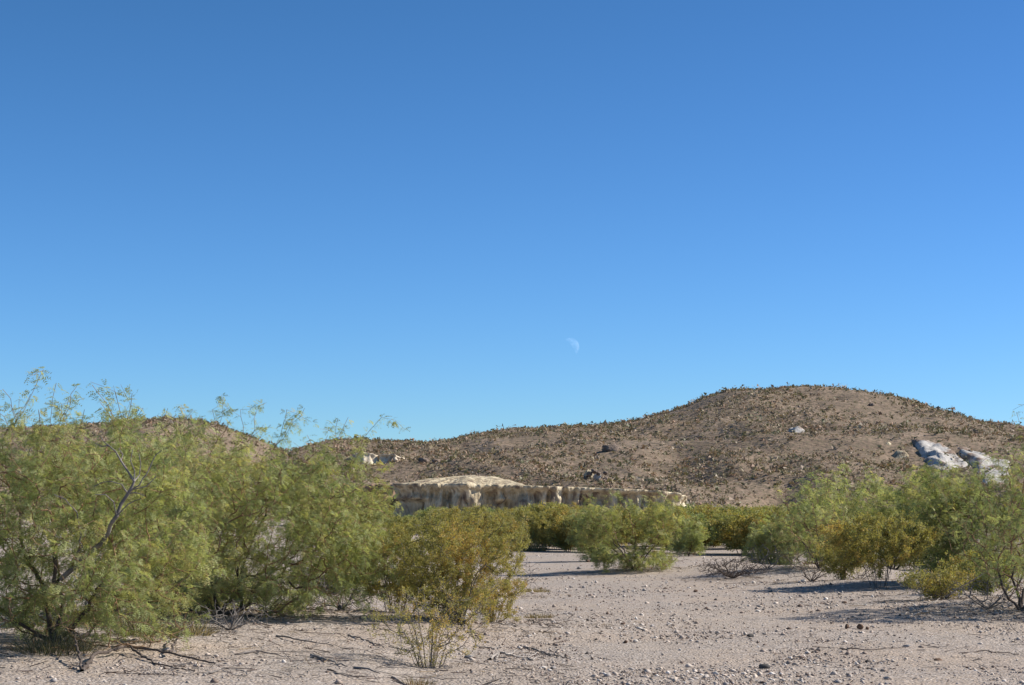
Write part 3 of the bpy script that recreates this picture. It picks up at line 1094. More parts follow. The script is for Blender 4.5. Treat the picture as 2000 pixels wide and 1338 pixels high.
# ---- second mesquite, reaching right with long whips
rng = np.random.default_rng(202)
bB = gpt(430, 1238)
sk = Skel(bB, rng)
dB = bB[1]
stems = [[(470, 1190, dB), (520, 1130, dB - .2), (600, 1060, dB - .3)], [(420, 1170, dB), (400, 1090, dB), (400, 990, dB + .2)],
         [(455, 1170, dB + .3), (480, 1090, dB + .5), (520, 980, dB + .6)], [(380, 1200, dB - .2), (330, 1140, dB - .4), (290, 1080, dB - .4)],
         [(500, 1210, dB - .4), (580, 1170, dB - .8), (640, 1110, dB - .9)], [(400, 1190, dB + .8), (360, 1100, dB + 1.2), (340, 1000, dB + 1.4)]]
for i, s_ in enumerate(stems):
    sk.add_poly([at(*q) for q in s_], 0, i, 0.04)
ells = [pell(440, 965, dB, 130, 110, 1.3), pell(560, 1000, dB, 140, 110, 1.3), pell(640, 1060, dB - .3, 110, 85, 1.0), pell(400, 1060, dB, 130, 90, 1.2),
        pell(530, 920, dB + .3, 90, 60, .9), pell(640, 960, dB + .2, 90, 75, .9), pell(600, 1120, dB - .6, 130, 55, .9), pell(350, 930, dB + .5, 90, 70, 1.0), pell(450, 1120, dB - .3, 110, 50, 1.1), pell(690, 1010, dB - .2, 80, 70, .8), pell(700, 1090, dB - .4, 80, 50, .7)]
T = ell_targets(rng, ells, 1250, 0.25)
TL = ell_targets(rng, [pell(450, 1185, dB, 190, 60, 1.3), pell(600, 1165, dB - .4, 130, 55, .9), pell(370, 1190, dB, 120, 55, 1.)], 460, 0.05)
whips = [(435, 785, dB), (415, 800, dB), (470, 800, dB), (500, 805, dB), (515, 830, dB), (560, 800, dB), (595, 797, dB), (570, 820, dB), (660, 818, dB), (680, 815, dB - .2), (745, 815, dB - .4),
         (640, 850, dB), (600, 850, dB), (450, 820, dB), (395, 815, dB), (715, 860, dB - .3), (690, 900, dB), (760, 900, dB), (345, 830, dB), (760, 960, dB - .5)]
sk.attach(order(T, bB), follow=0.5)
sk.attach(order(TL, bB), jit=.25, arch=.0)
sk.attach([at(*w) for w in whips], arch=0.04, jit=0.10, follow=0.55, frozen=True)
sk.finish()
fol = foliage(sk, rng, LEAF_NEAR, 0.0075, 33, MESQ, MESQ_W, shoots=0.42, shoot_len=(0.12, 0.38), mask=lambda P: P[:, 2] > 0.45 + 0.55 * fbm(P[:, 0] * 1.6, P[:, 1] * 1.6, 72, 2))
mB = build_plant('mesquite_bush', sk, bB, rng, fol, 'bark', 'twig')
tag(mB, 'leaning green mesquite with long whips over the ridge, right of the largest one', 'bush', 'mesquite bushes')


# ---- generic makers
def mesquite(px, py, top, wpx, label, seed, leaves=LEAF_MID, ntar=260, dens=20, nst=5, lowpx=0.25, extra=(), pal=MESQ, palw=MESQ_W, rthin=0.007, lean=0.0, whip=8, dep=None, shoots=0.25, scale=(0.8, 1.3), rtip=0.0035, group='mesquite bushes', gap=0.0):
    rng = np.random.default_rng(seed)
    b = gpt(px, py)
    d = b[1]
    s = d / FPX
    H = (py - top) * s
    Wd = wpx * s / 2 * 1.12
    dep = dep or Wd * 0.8
    sk = Skel(b, rng)
    for i in range(nst):
        a = 2 * math.pi * (i + rng.uniform(-.3, .3)) / nst
        q1 = b + np.array([math.cos(a) * Wd * .22, math.sin(a) * dep * .22, H * rng.uniform(.2, .32)])
        q2 = b + np.array([math.cos(a) * Wd * .5 + lean * Wd * .4, math.sin(a) * dep * .5, H * rng.uniform(.45, .62)])
        sk.add_poly([q1, q2], 0, i, 0.05)
    cx = b[0] + lean * Wd
    ells = [(cx, b[1], b[2] + H * .55, Wd * .8, dep * .85, H * .36)]
    for _ in range(9):
        a = rng.uniform(0, 6.28)
        ells.append((cx + math.cos(a) * Wd * rng.uniform(.45, .8), b[1] + math.sin(a) * dep * .6, b[2] + H * rng.uniform(.35, .76), Wd * rng.uniform(.2, .42), dep * .38, H * rng.uniform(.12, .25)))
    ells += list(extra)
    T = ell_targets(rng, ells, int(ntar * 1.4), b[2] + H * lowpx * 0.5)
    if gap:
        T = T[fbm(T[:, 0] * 1.5 / max(Wd, .6), T[:, 1] + T[:, 2] * 1.6, seed, 2) > gap - 0.6]
    sk.attach(order(T, b))
    TL = ell_targets(rng, [(b[0], b[1], b[2] + H * .16, Wd * .75, dep * .75, H * .18)], int(ntar * .75), b[2] + .04)
    sk.attach(order(TL, b), jit=.25, arch=0.)
    zl = b[2] + H * lowpx * .55
    wt = [np.array([cx + rng.uniform(-.8, .8) * Wd, b[1] + rng.uniform(-.6, .6) * dep, b[2] + H * rng.uniform(.82, 1.10)]) for _ in range(whip * 3)]
    sk.attach(wt, arch=.05, jit=.1, frozen=True)
    sk.finish(rtip=rtip)
    fol = foliage(sk, rng, leaves, rthin * 1.25, dens * 1.5, pal, palw, shoots=shoots * 1.5, shoot_len=(0.12, 0.3), scale=scale, mask=lambda P: P[:, 2] > zl + H * .12 * fbm(P[:, 0] * 1.6, P[:, 1] * 1.6, seed, 2))
    r = build_plant('mesquite_bush', sk, b, rng, fol, 'bark', 'twig')
    return tag(r, label, 'bush', group)


def creosote(px, py, top, wpx, label, seed, leaves=CREO_MID, ntar=220, dens=34, nst=9, pal=CREO, palw=CREO_W, low=0.3, rthin=0.006, lean=0.0, scale=(0.8, 1.25), name='creosote_bush', group='creosote bushes', b=None, H=None, Wd=None, rtip=0.0024, leafmat='creo', flat=0.8, rtrunk=0.012):
    rng = np.random.default_rng(seed)
    if b is None:
        b = gpt(px, py)
        s = b[1] / FPX
        H, Wd = (py - top) * s * 0.97, wpx * s / 2 * 1.12
    sk = Skel(b, rng)
    for i in range(nst):
        a = 2 * math.pi * (i + rng.uniform(-.4, .4)) / nst
        rr = rng.uniform(.25, 1)
        q0 = b + np.array([math.cos(a) * Wd * .16 * rr, math.sin(a) * Wd * .14 * rr, -0.015])
        q1 = b + np.array([math.cos(a) * Wd * .28 * rr, math.sin(a) * Wd * .24 * rr, H * .25])
        q2 = b + np.array([math.cos(a) * Wd * .55 * rr + lean * Wd * .3, math.sin(a) * Wd * .5 * rr, H * rng.uniform(.5, .65)])
        sk.add_poly([q0, q1, q2], 0, i, 0.03)
    # vase-shaped crown
    n = int(ntar * 1.4)
    t = rng.uniform(0, 1, n) ** 0.8
    a = rng.uniform(0, 2 * math.pi, n)
    rr = np.sqrt(rng.uniform(0.05, 1, n)) * (0.45 + 0.55 * np.sin(np.clip(t * 1.15 + .25, 0, 1.6)))
    lump = 1 + 0.22 * fbm(a * 1.2, t * 2.0, seed, 2)
    zt = low + (1 - low) * t
    topd = 1 - 0.28 * rr ** 2
    T = np.stack([b[0] + lean * Wd * zt + np.cos(a) * rr * Wd * lump, b[1] + np.sin(a) * rr * Wd * .8 * lump, b[2] + H * zt * topd * lump ** .5], 1)
    sk.attach(order(T, b), arch=-0.05, jit=0.10, follow=0.4)
    sk.finish(rtip=rtip, expo=2.6, rmax=0.03)
    fol = foliage(sk, rng, leaves, rthin, dens * 1.35, pal, palw, droop=-0.3, along=0.6, shoots=0.3, shoot_len=(0.08, 0.2), scale=scale, mask=lambda P: P[:, 2] > b[2] + H * low * 0.8)
    r = build_plant(name, sk, b, rng, fol, 'stem', 'stem', rtrunk=rtrunk, leafmat=leafmat)
    return tag(r, label, 'bush', group)


# ---- mesquites standing behind the left pair
mesquite(265, 1212, 850, 300, 'green mesquite filling the gap behind the two left mesquites', 203, leaves=LEAF_NEAR, ntar=420, dens=15, nst=7, lowpx=0.1, scale=(1.2, 1.7), dep=1.3)
mesquite(395, 1222, 885, 270, 'green mesquite joining the two left mesquites from behind', 205, leaves=LEAF_NEAR, ntar=300, dens=12, nst=7, lowpx=0.05, scale=(1.2, 1.7), dep=1.1)
mesquite(655, 1168, 930, 230, 'half hidden olive mesquite behind the leaning one, above the brush heap', 204, ntar=300, dens=14, nst=6, lowpx=0.1,
         pal=[(0.23, 0.25, 0.10), (0.29, 0.30, 0.115), (0.35, 0.335, 0.125), (0.42, 0.35, 0.13)])

# ---- near creosotes
creosote(838, 1298, 1125, 260, 'sparse thin-stemmed creosote in front of the ochre one', 301, CREO_NEAR, 150, 11, nst=16, low=0.12, scale=(.7, 1.1))
creosote(885, 1240, 1008, 270, 'dense ochre creosote between leaning mesquite and gravel wash', 302, CREO_NEAR, 360, 44, nst=20, low=0.08, scale=(.8, 1.25))
creosote(775, 1212, 1000, 250, 'olive creosote tucked between the ochre creosote and leaning mesquite', 303, CREO_NEAR, 280, 50, nst=14, low=.15,
         pal=[(0.265, 0.27, 0.105), (0.34, 0.32, 0.11), (0.41, 0.345, 0.11), (0.47, 0.34, 0.11)], scale=(1.0, 1.5))
creosote(960, 1214, 1120, 130, 'low amber creosote skirt on the wash side of the ochre one', 305, CREO_NEAR, 130, 34, nst=10, low=.1, scale=(.8, 1.2))
creosote(930, 1125, 975, 210, 'tall olive brown creosote behind the bare grey twig shrub', 304, CREO_MID, 240, 34, nst=10,
         pal=[(0.26, 0.24, 0.10), (0.31, 0.28, 0.10), (0.37, 0.30, 0.10), (0.44, 0.30, 0.09)])

# ---- centre and right bushes
mesquite(1240, 1120, 984, 205, 'loose green mesquite standing alone mid-wash below the cliff end', 401, ntar=300, nst=8, dens=13, lowpx=0.2, whip=14, lean=-0.06, gap=0.42,
         pal=[(0.27, 0.30, 0.125), (0.335, 0.355, 0.145), (0.405, 0.39, 0.16), (0.50, 0.42, 0.175)])
creosote(1088, 1076, 988, 125, 'rusty olive creosote with dark vase-shaped base left of the lone mesquite', 402, CREO_MID, 170, 26, scale=(1, 1.5))
mesquite(1345, 1086, 1016, 70, 'small light green bush just right of the lone mesquite', 403, ntar=130, nst=5, dens=14, scale=(1, 1.5))
creosote(1388, 1066, 985, 115, 'rusty creosote with grey stems behind the brush pile', 404, CREO_MID, 160, 24, scale=(1.1, 1.7))
creosote(1472, 1082, 983, 150, 'broad olive creosote behind the right end of the brush pile', 405, CREO_MID, 200, 26, scale=(1.1, 1.7),
         pal=[(0.27, 0.28, 0.105), (0.33, 0.33, 0.11), (0.39, 0.345, 0.105), (0.44, 0.31, 0.09)])
mesquite(1512, 1112, 1015, 110, 'low green bush between brush pile and dark arching mesquite', 406, ntar=150, nst=5, dens=13, lowpx=0.15, scale=(.9, 1.4))
mesquite(1600, 1128, 955, 190, 'dark mesquite with bare branches arching to the left', 407, ntar=300, dens=7, nst=7, lowpx=0.15, shoots=.12, lean=-0.1)
mesquite(1745, 1112, 925, 370, 'widest mesquite of the right thicket, broad green dome below white outcrop', 408, ntar=430, dens=16, nst=8, lowpx=0.3, dep=1.9, scale=(.9, 1.45))
creosote(1718, 1152, 1000, 215, 'amber creosote with dark stems casting a long shadow on gravel', 409, CREO_MID, 300, 36, nst=12, low=0.28, scale=(.8, 1.2))
mesquite(1905, 1150, 925, 250, 'shaded dark green mesquite behind low amber creosote at right', 410, ntar=380, dens=15, nst=7, lowpx=0.2,
         pal=[(0.17, 0.205, 0.085), (0.21, 0.245, 0.10), (0.27, 0.28, 0.11), (0.35, 0.30, 0.10)])
creosote(1832, 1188, 1122, 150, 'low amber creosote hugging the ground near the right sticks', 411, CREO_MID, 120, 15, nst=12, low=0.08, pal=[(0.26, 0.25, 0.10), (0.32, 0.29, 0.10), (0.38, 0.31, 0.10), (0.44, 0.31, 0.10)])

OLV = [(0.27, 0.28, 0.105), (0.33, 0.33, 0.11), (0.39, 0.345, 0.105), (0.44, 0.31, 0.09)]
mesquite(1165, 1096, 1002, 95, 'low green bush touching the left side of the lone mesquite', 421, ntar=140, nst=5, dens=13, lowpx=0.1, scale=(1, 1.5))
creosote(1012, 1072, 985, 120, 'olive creosote right behind the yellow dry tuft', 422, CREO_MID, 170, 26, pal=OLV, scale=(1.1, 1.6))
creosote(1138, 1068, 985, 105, 'rusty creosote between the vase-shaped creosote and the lone mesquite', 423, CREO_MID, 160, 26, scale=(1.1, 1.6))
creosote(1545, 1084, 983, 120, 'olive creosote left of the dark arching mesquite', 424, CREO_MID, 170, 26, pal=OLV, scale=(1.1, 1.6))
creosote(1430, 1074, 990, 110, 'yellowish creosote between the rusty and the broad olive ones', 425, CREO_MID, 150, 26, pal=OLV, scale=(1.1, 1.6))
mesquite(1645, 1106, 938, 180, 'green mesquite rising behind the arching branches', 426, ntar=260, dens=14, nst=6, lowpx=0.1, scale=(1, 1.5))
mesquite(1845, 1118, 925, 210, 'light green mesquite in the middle of the right thicket', 427, ntar=260, dens=14, nst=6, lowpx=0.1, scale=(1, 1.5))
creosote(1925, 1178, 1085, 130, 'low olive creosote in the shade of the right-edge mesquite', 428, CREO_MID, 130, 28, pal=OLV, low=.12)
creosote(1648, 1142, 1052, 110, 'small amber creosote left of the long-shadow one', 429, CREO_MID, 130, 28, low=.15)
creosote(1300, 1082, 990, 110, 'rusty creosote half hidden behind the lone mesquite', 430, CREO_MID, 150, 26, scale=(1.1, 1.6))

# ---- tall mesquite at the right edge
rng = np.random.default_rng(505)
bR = gpt(1992, 1206)
dR = bR[1]
sk = Skel(bR, rng)
stems = [[(1985, 1150, dR), (1975, 1060, dR), (1970, 960, dR)], [(2010, 1140, dR + .3), (2040, 1040, dR + .3), (2060, 930, dR + .4)],
         [(1970, 1170, dR - .2), (1930, 1120, dR - .5), (1890, 1050, dR - .6)], [(2040, 1170, dR - .3), (2110, 1100, dR - .6), (2170, 1020, dR - .6)],
         [(1990, 1140, dR + .8), (1950, 1050, dR + 1.4), (1930, 980, dR + 1.7)]]
for i, s_ in enumerate(stems):
    sk.add_poly([at(*q) for q in s_], 0, i, 0.045)
ells = [pell(1985, 960, dR, 85, 110, 1.2), pell(2090, 970, dR, 130, 130, 1.5), pell(1930, 1040, dR - .2, 85, 85, 1.1), pell(1880, 1010, dR + .5, 60, 60, .8), pell(2060, 1090, dR - .5, 150, 70, 1.2),
        pell(1990, 1080, dR + .8, 90, 80, 1.0)]
ells += [pell(2150, 1000, dR + .2, 170, 150, 1.6), pell(2080, 900, dR + .3, 110, 90, 1.2)]
T = ell_targets(rng, ells, 1000, 0.45)
T = T[(fbm(T[:, 0] * 1.1, T[:, 1] + T[:, 2] * 1.3, 5, 2) > -0.30) | (T[:, 0] > 8.2)]
sk.attach(order(T, bR))
sk.attach([at(*w) for w in [(1985, 805, dR), (2000, 790, dR), (1970, 830, dR), (2010, 820, dR), (1950, 860, dR), (2030, 800, dR), (2060, 815, dR), (1940, 890, dR), (1870, 930, dR), (1855, 945, dR), (1990, 850, dR)]], arch=.05, jit=.09, frozen=True)
sk.finish(rtip=0.0032)
fol = foliage(sk, rng, LEAF_NEAR, 0.0065, 19, MESQ, MESQ_W, shoots=0.2, shoot_len=(.12, .3), scale=(.9, 1.4))
mR = build_plant('mesquite_bush', sk, bR, rng, fol, 'bark', 'twig')
tag(mR, 'tall open mesquite at the right edge casting the broad dark shadow', 'bush', 'mesquite bushes')


# ---- low shrubs and grass under the left mesquite
def tuft(name, px, py, r_m, h_m, n, pal, label, seed, cat='grass', w=0.006, group=None, cname='blades'):
    rng = np.random.default_rng(seed)
    b = gpt(px, py)
    a = rng.uniform(0, 6.283, n)
    rr = np.sqrt(rng.random(n)) * r_m
    B = np.stack([np.cos(a) * rr, np.sin(a) * rr * .8, np.zeros(n)], 1)
    B[:, 2] = gz(B[:, 0] + b[0], B[:, 1] + b[1]) - b[2] - 0.01
    dirv = unit(np.stack([np.cos(a) * rr / r_m * .8, np.sin(a) * rr / r_m * .8, np.full(n, 1.0)], 1) + rng.normal(size=(n, 3)) * .35)
    dirv[:, 2] = np.abs(dirv[:, 2])
    L = h_m * rng.uniform(.45, 1.1, n) * (1 - .35 * (rr / r_m) ** 2)
    mid = B + dirv * L[:, None] * .55
    tip = mid + unit(dirv + rng.normal(size=(n, 3)) * .3 + np.array([0, 0, -.15])) * L[:, None] * .5
    wv = unit(np.cross(dirv, rng.normal(size=(n, 3)))) * w * .5
    V = np.stack([B - wv, B + wv, mid + wv * .8, mid - wv * .8, tip], 1).reshape(-1, 3)
    i0 = np.arange(n)[:, None] * 5
    F4 = i0 + np.array([[0, 1, 2, 3]])
    F3 = i0 + np.array([[3, 2, 4]])
    c = np.array(pal)[rng.integers(0, len(pal), n)] * rng.uniform(.7, 1.25, (n, 1))
    o = mk(name, V, [F4, F3], M['grass'], col=np.repeat(c, 5, 0))
    o.location = b
    return tag(o, label, cat, group)


DG = [(0.07, 0.085, 0.045), (0.10, 0.11, 0.06), (0.15, 0.14, 0.08), (0.24, 0.19, 0.12)]
DRY = [(0.36, 0.28, 0.14), (0.42, 0.33, 0.18), (0.28, 0.20, 0.10), (0.20, 0.17, 0.08)]
tuft('grass_clump', 285, 1278, 0.34, 0.34, 520, DG, 'dark green grassy clump under the left mesquite, nearest the fallen limb', 1, 'grass')
tuft('grass_clump', 370, 1272, 0.26, 0.30, 360, DG + DRY[:2], 'small mixed green and straw grass clump right of the dark one', 2, 'grass')
tuft('grass_clump', 105, 1302, 0.40, 0.30, 480, DG, 'dark grassy clump round the big left mesquite base', 3, 'grass')
tuft('grass_clump', 215, 1262, 0.40, 0.40, 460, DG + DRY[:1], 'olive grassy clump behind the dark clump under left mesquite', 4, 'grass')
tuft('grass_clump', 1035, 1078, 0.6, 0.55, 700, DRY, 'yellow dry shrub-like tuft left of the rusty vase-shaped creosote', 5, 'grass', w=.014)
tuft('grass_clump', 815, 1326, 0.16, 0.12, 150, DRY[2:] + [(0.25, 0.15, 0.07)], 'brown dry tuft below the sparse thin creosote', 6, 'grass')
tuft('grass_clump', 1045, 1152, 0.30, 0.16, 300, DRY, 'straw coloured low tuft on the wash beside bare twigs', 7, 'grass', w=.008)
tuft('grass_clump', 1052, 1206, 0.22, 0.12, 260, DRY[2:], 'brownish flat tuft at the left rim of the wash', 8, 'grass')


# ---- bare twig shrubs and brush piles
def twig_shrub(name, px, py, wpx, hpx, n, mat, label, seed, nst=7, rtip=0.003, rmax=0.02, low=0.1, lean=0.0, flat=False, cat='dead shrub', group=None):
    rng = np.random.default_rng(seed)
    b = gpt(px, py)
    s = b[1] / FPX
    Wd, H = wpx * s / 2, hpx * s
    sk = Skel(b, rng)
    for i in range(nst):
        a = 2 * math.pi * (i + rng.uniform(-.4, .4)) / nst
        sk.add_poly([b + np.array([math.cos(a) * Wd * .4, math.sin(a) * Wd * .35, H * rng.uniform(.2, .5)])], 0, i, .05)
    T = ell_targets(rng, [(b[0] + lean * Wd, b[1], b[2] + H * .45, Wd, Wd * .8, H * .55)], n, b[2] + H * low, .2)
    sk.attach(order(T, b), jit=.22, arch=.05 if not flat else .2)
    sk.finish(rtip=rtip, expo=2.4, rmax=rmax)
    root = empty(name, b)
    P0, P1, R0, R1, st = sk.seg
    for sid in sorted(set(st)):
        m_ = st == sid
        V, F = tubes(P0[m_] - b, P1[m_] - b, R0[m_], R1[m_], 4, .2)
        mk('branch', V, F, M[mat], root)
    return tag(root, label, cat, group)


twig_shrub('bare_shrub', 1000, 1165, 125, 95, 210, 'brush', 'bare grey twig shrub at the left rim of the wash', 601)
twig_shrub('brush_pile', 668, 1212, 150, 75, 230, 'brush', 'tangled grey brush heap in shade under the leaning mesquite', 602, nst=9, rmax=.03, flat=True, cat='brush pile')
twig_shrub('brush_pile', 1432, 1132, 150, 44, 800, 'bark', 'dark tangled brush pile lying right of the lone mesquite', 603, nst=18, rmax=.016, flat=True, cat='brush pile', rtip=.0034)
twig_shrub('bare_shrub', 1585, 1138, 130, 80, 240, 'bark', 'dark bare branching tangle under the arching mesquite', 604, nst=8)
twig_shrub('bare_shrub', 1300, 1118, 110, 40, 120, 'brush', 'pale low twigs at the right foot of the lone mesquite', 605)
twig_shrub('bare_shrub', 905, 1240, 120, 60, 90, 'brush', 'grey twigs poking from the foot of the ochre creosote', 606, low=.05)
twig_shrub('bare_shrub', 20, 1250, 230, 115, 260, 'dead', 'pale dead twig tangle behind the big left mesquite trunk', 607)
twig_shrub('bare_shrub', 520, 1240, 140, 90, 70, 'bark', 'dark wiry dead shrub below the leaning mesquite', 608, rmax=.012)
twig_shrub('bare_shrub', 1930, 1205, 200, 75, 210, 'brush', 'grey dead twigs under the tall right-edge mesquite', 609, low=.05)
twig_shrub('bare_shrub', 1800, 1165, 100, 62, 150, 'dead', 'pale curled dead twigs between the two amber creosotes', 610)
twig_shrub('brush_pile', 1845, 1190, 70, 26, 80, 'bark', 'small dark brush heap at the foot of the low amber creosote', 611, flat=True, cat='brush pile')

twig_shrub('bare_shrub', 330, 1238, 210, 95, 240, 'bark', 'dark twig tangle between the two left mesquite trunks', 612)
twig_shrub('bare_shrub', 205, 1248, 170, 100, 150, 'brush', 'grey twig tangle right behind the olive grassy clump', 613)
twig_shrub('bare_shrub', 450, 1262, 170, 62, 190, 'brush', 'low grey twig tangle in front of the leaning mesquite foot', 614, low=.04)
twig_shrub('bare_shrub', 585, 1222, 170, 90, 200, 'brush', 'wiry grey dead shrub left of the tangled brush heap', 615)
twig_shrub('bare_shrub', 1500, 1128, 120, 58, 170, 'brush', 'grey dead twigs in front of the low green bush by the brush pile', 616)
twig_shrub('bare_shrub', 1680, 1140, 130, 58, 160, 'brush', 'grey dead twigs left of the long-shadow amber creosote foot', 617)

# ---- distant bushes: three prototypes, copied with shared meshes
protos = []
for i, (pal, lv) in enumerate(((CREO, CREO_FAR), ([(0.27, 0.28, 0.11), (0.33, 0.325, 0.12), (0.38, 0.34, 0.12), (0.43, 0.32, 0.11)], CREO_FAR),
                               ([(0.24, 0.285, 0.115), (0.29, 0.325, 0.13), (0.34, 0.35, 0.14), (0.38, 0.355, 0.14)], CREO_FAR), (CREO, CREO_FAR))):
    pr = creosote(0, 0, 0, 0, 'x', 700 + i, lv, 150, 34, nst=9, low=0.12, pal=pal, b=np.array([0., 0, 0]), H=1.75, Wd=1.25 + 0.15 * i, scale=(.8, 1.3), rtip=.006, rthin=.014, group=None,
                  name='desert_bush', rtrunk=0.02)
    protos.append(pr)
FARL = ['distant rusty olive bush in the far band below the cliff', 'distant olive bush in the far band below the cliff', 'distant green bush in the far band below the cliff',
        'distant wide rusty bush in the far band below the cliff']
FARG = ['far rusty bushes', 'far olive bushes', 'far green bushes', 'far wide rusty bushes']
rng = np.random.default_rng(31)
spots = []
for py_, px0, px1, k in ((1080, 1060, 1180, 2), (1082, 1290, 1570, 5), (1074, 1000, 1200, 4), (1072, 1280, 1580, 7), (1068, 990, 1590, 12), (1064, 1000, 1160, 3), (1060, 1270, 1570, 10), (1056, 960, 1600, 18), (1050, 900, 1640, 20), (1044, 700, 1700, 20), (1038, 600, 1800, 20), (1033, 560, 1980, 22), (1028, 1360, 2000, 12)):
    for i in range(k):
        spots.append((px0 + (px1 - px0) * (i + rng.uniform(.1, .9)) / k, py_ + rng.uniform(-2, 2)))
used_p = set()
for px, py in spots:
    k = int(rng.choice(4, p=[.3, .28, .27, .15]))
    o = protos[k] if k not in used_p else copy_tree(protos[k])
    used_p.add(k)
    p = gpt(px, py)
    o.location = p
    o.rotation_euler = (0, 0, rng.uniform(0, 6.28))
    s = rng.uniform(.6, 1.12)
    o.scale = (s * rng.uniform(1., 1.45), s * rng.uniform(1., 1.4), s)
    tag(o, FARL[k], 'bush', FARG[k])


# ------------------------------------------------------------------ gravel (uncountable) and named stones
def gravel(n, seed):
    r = np.random.default_rng(seed)
    # denser near the camera, thinning with distance
    y = 16.8 / (1 - r.random(n) * (1 - 16.8 / 75.0))
    px = r.uniform(-120, 2120, n)
    x = (px - CX) / FPX * y
    wash = smooth((px - 820) / 260)
    ok = r.random(n) < (0.28 + 0.72 * wash) * np.clip(0.45 + 1.3 * fbm(x / 1.8, y / 3.2, 88, 3), 0.05, 1)
    x, y = x[ok], y[ok]
    m = len(x)
    s = np.clip(r.lognormal(-4.58, 0.55, m), 0.004, 0.045) * (0.75 + 0.012 * y)
    oc = np.array([[1, 0, 0], [0, 1, 0], [-1, 0, 0], [0, -1, 0], [0, 0, 1], [0, 0, -1]], float)
    fc = np.array([[0, 1, 4], [1, 2, 4], [2, 3, 4], [3, 0, 4], [1, 0, 5], [2, 1, 5], [3, 2, 5], [0, 3, 5]])
    V = oc[None] * r.uniform(.6, 1.3, (m, 6, 1)) + r.normal(size=(m, 6, 3)) * .18
    a = r.uniform(0, 6.28, m)
    ca, sa = np.cos(a)[:, None], np.sin(a)[:, None]
    V[..., 2] *= r.uniform(.4, .8, (m, 1))
    X_ = V[..., 0] * ca - V[..., 1] * sa
    Y_ = V[..., 0] * sa + V[..., 1] * ca
    V = np.stack([X_, Y_, V[..., 2]], -1) * s[:, None, None]
    z = gz(x, y)
    V += np.stack([x, y, z + s * 0.22], -1)[:, None]
    pal = np.array([(0.46, 0.385, 0.32), (0.36, 0.29, 0.24), (0.52, 0.45, 0.39), (0.26, 0.20, 0.165), (0.30, 0.27, 0.25), (0.16, 0.115, 0.09), (0.66, 0.60, 0.54), (0.10, 0.085, 0.075)])
    c = pal[r.choice(8, m, p=[.24, .2, .16, .13, .11, .07, .05, .04])] * r.uniform(.85, 1.15, (m, 1))
    F = (np.arange(m)[:, None, None] * 6 + fc[None]).reshape(-1, 3)
    return V.reshape(-1, 3), F, np.repeat(c, 6, 0)


V, F, c = gravel(96000, 4)
o = mk('gravel', V, F, M['gravel'], col=c)
tag(o, 'loose pinkish grey gravel strewn over the wash', 'gravel', kind='stuff')

R_ = lambda px, py, w, h, mat, label, seed, **k: rock('rock', px, py, (w, w * .8, h), M[mat], label, seed, **k)
R_(1654, 1228, .085, .085, 'brown_rock', 'squat dark brown stone, leftmost of the group at the shadow edge', 21, sink=.1)
R_(1680, 1228, .105, .095, 'brown_rock', 'biggest dark brown stone of the group at the shadow edge', 22, sink=.1)
R_(1694, 1228, .075, .05, 'brown_rock', 'smallest brown stone touching the biggest one at the shadow edge', 23, sink=.15)
R_(1148, 1097, .16, .13, 'brown_rock', 'brown stone on the far wash left of the lone mesquite', 24, sink=.2)
R_(1131, 1116, .17, .10, 'grey_rock', 'grey brown stone just above the lone mesquite shadow', 25, sink=.25)
R_(1493, 1298, .16, .065, 'char_rock', 'flat charcoal stone on gravel in the right foreground', 26, sink=.25)
R_(916, 1281, .13, .05, 'grey_rock', 'flat grey stone on sand below the ochre creosote', 27, sink=.25)
R_(1568, 1139, .15, .11, 'pale_rock', 'pale tan stone at the edge of the arching mesquite', 28, sink=.2)
R_(1190, 1104, .10, .12, 'pale_rock', 'white upright stone left of the lone mesquite foot', 29, sink=.2)
R_(1472, 1140, .10, .08, 'pale_rock', 'white stone at the right tip of the brush pile', 30, sink=.2)
R_(1217, 1221, .09, .05, 'brown_rock', 'reddish brown stone in mid foreground gravel', 32, sink=.25)
R_(1222, 1252, .075, .05, 'brown_rock', 'small brown stone left of the white one in foreground gravel', 33, sink=.25)
R_(1241, 1250, .075, .045, 'pale_rock', 'small white stone in foreground gravel beside a brown one', 34, sink=.25)
R_(1112, 1333, .075, .05, 'char_rock', 'dark stone at the bottom edge below the driftwood', 35, sink=.25)
R_(1250, 1336, .15, .07, 'grey_rock', 'grey stone cut by the bottom edge of the view', 36, sink=.3)
R_(1466, 1243, .10, .06, 'char_rock', 'dark stone on gravel above the flat charcoal one', 37, sink=.25)
R_(1358, 1154, .12, .07, 'brown_rock', 'dark red stone on smooth gravel in front of the brush pile', 38, sink=.25)
R_(1770, 1262, .13, .05, 'grey_rock', 'pale grey flat stone in the broad shadow at right', 39, sink=.25)
R_(1650, 1185, .14, .05, 'brown_rock', 'flat brown stone between the brown group and amber creosote', 40, sink=.3)
R_(1832, 1283, .11, .05, 'brown_rock', 'brown stone on gravel below the broad right shadow', 42, sink=.3)


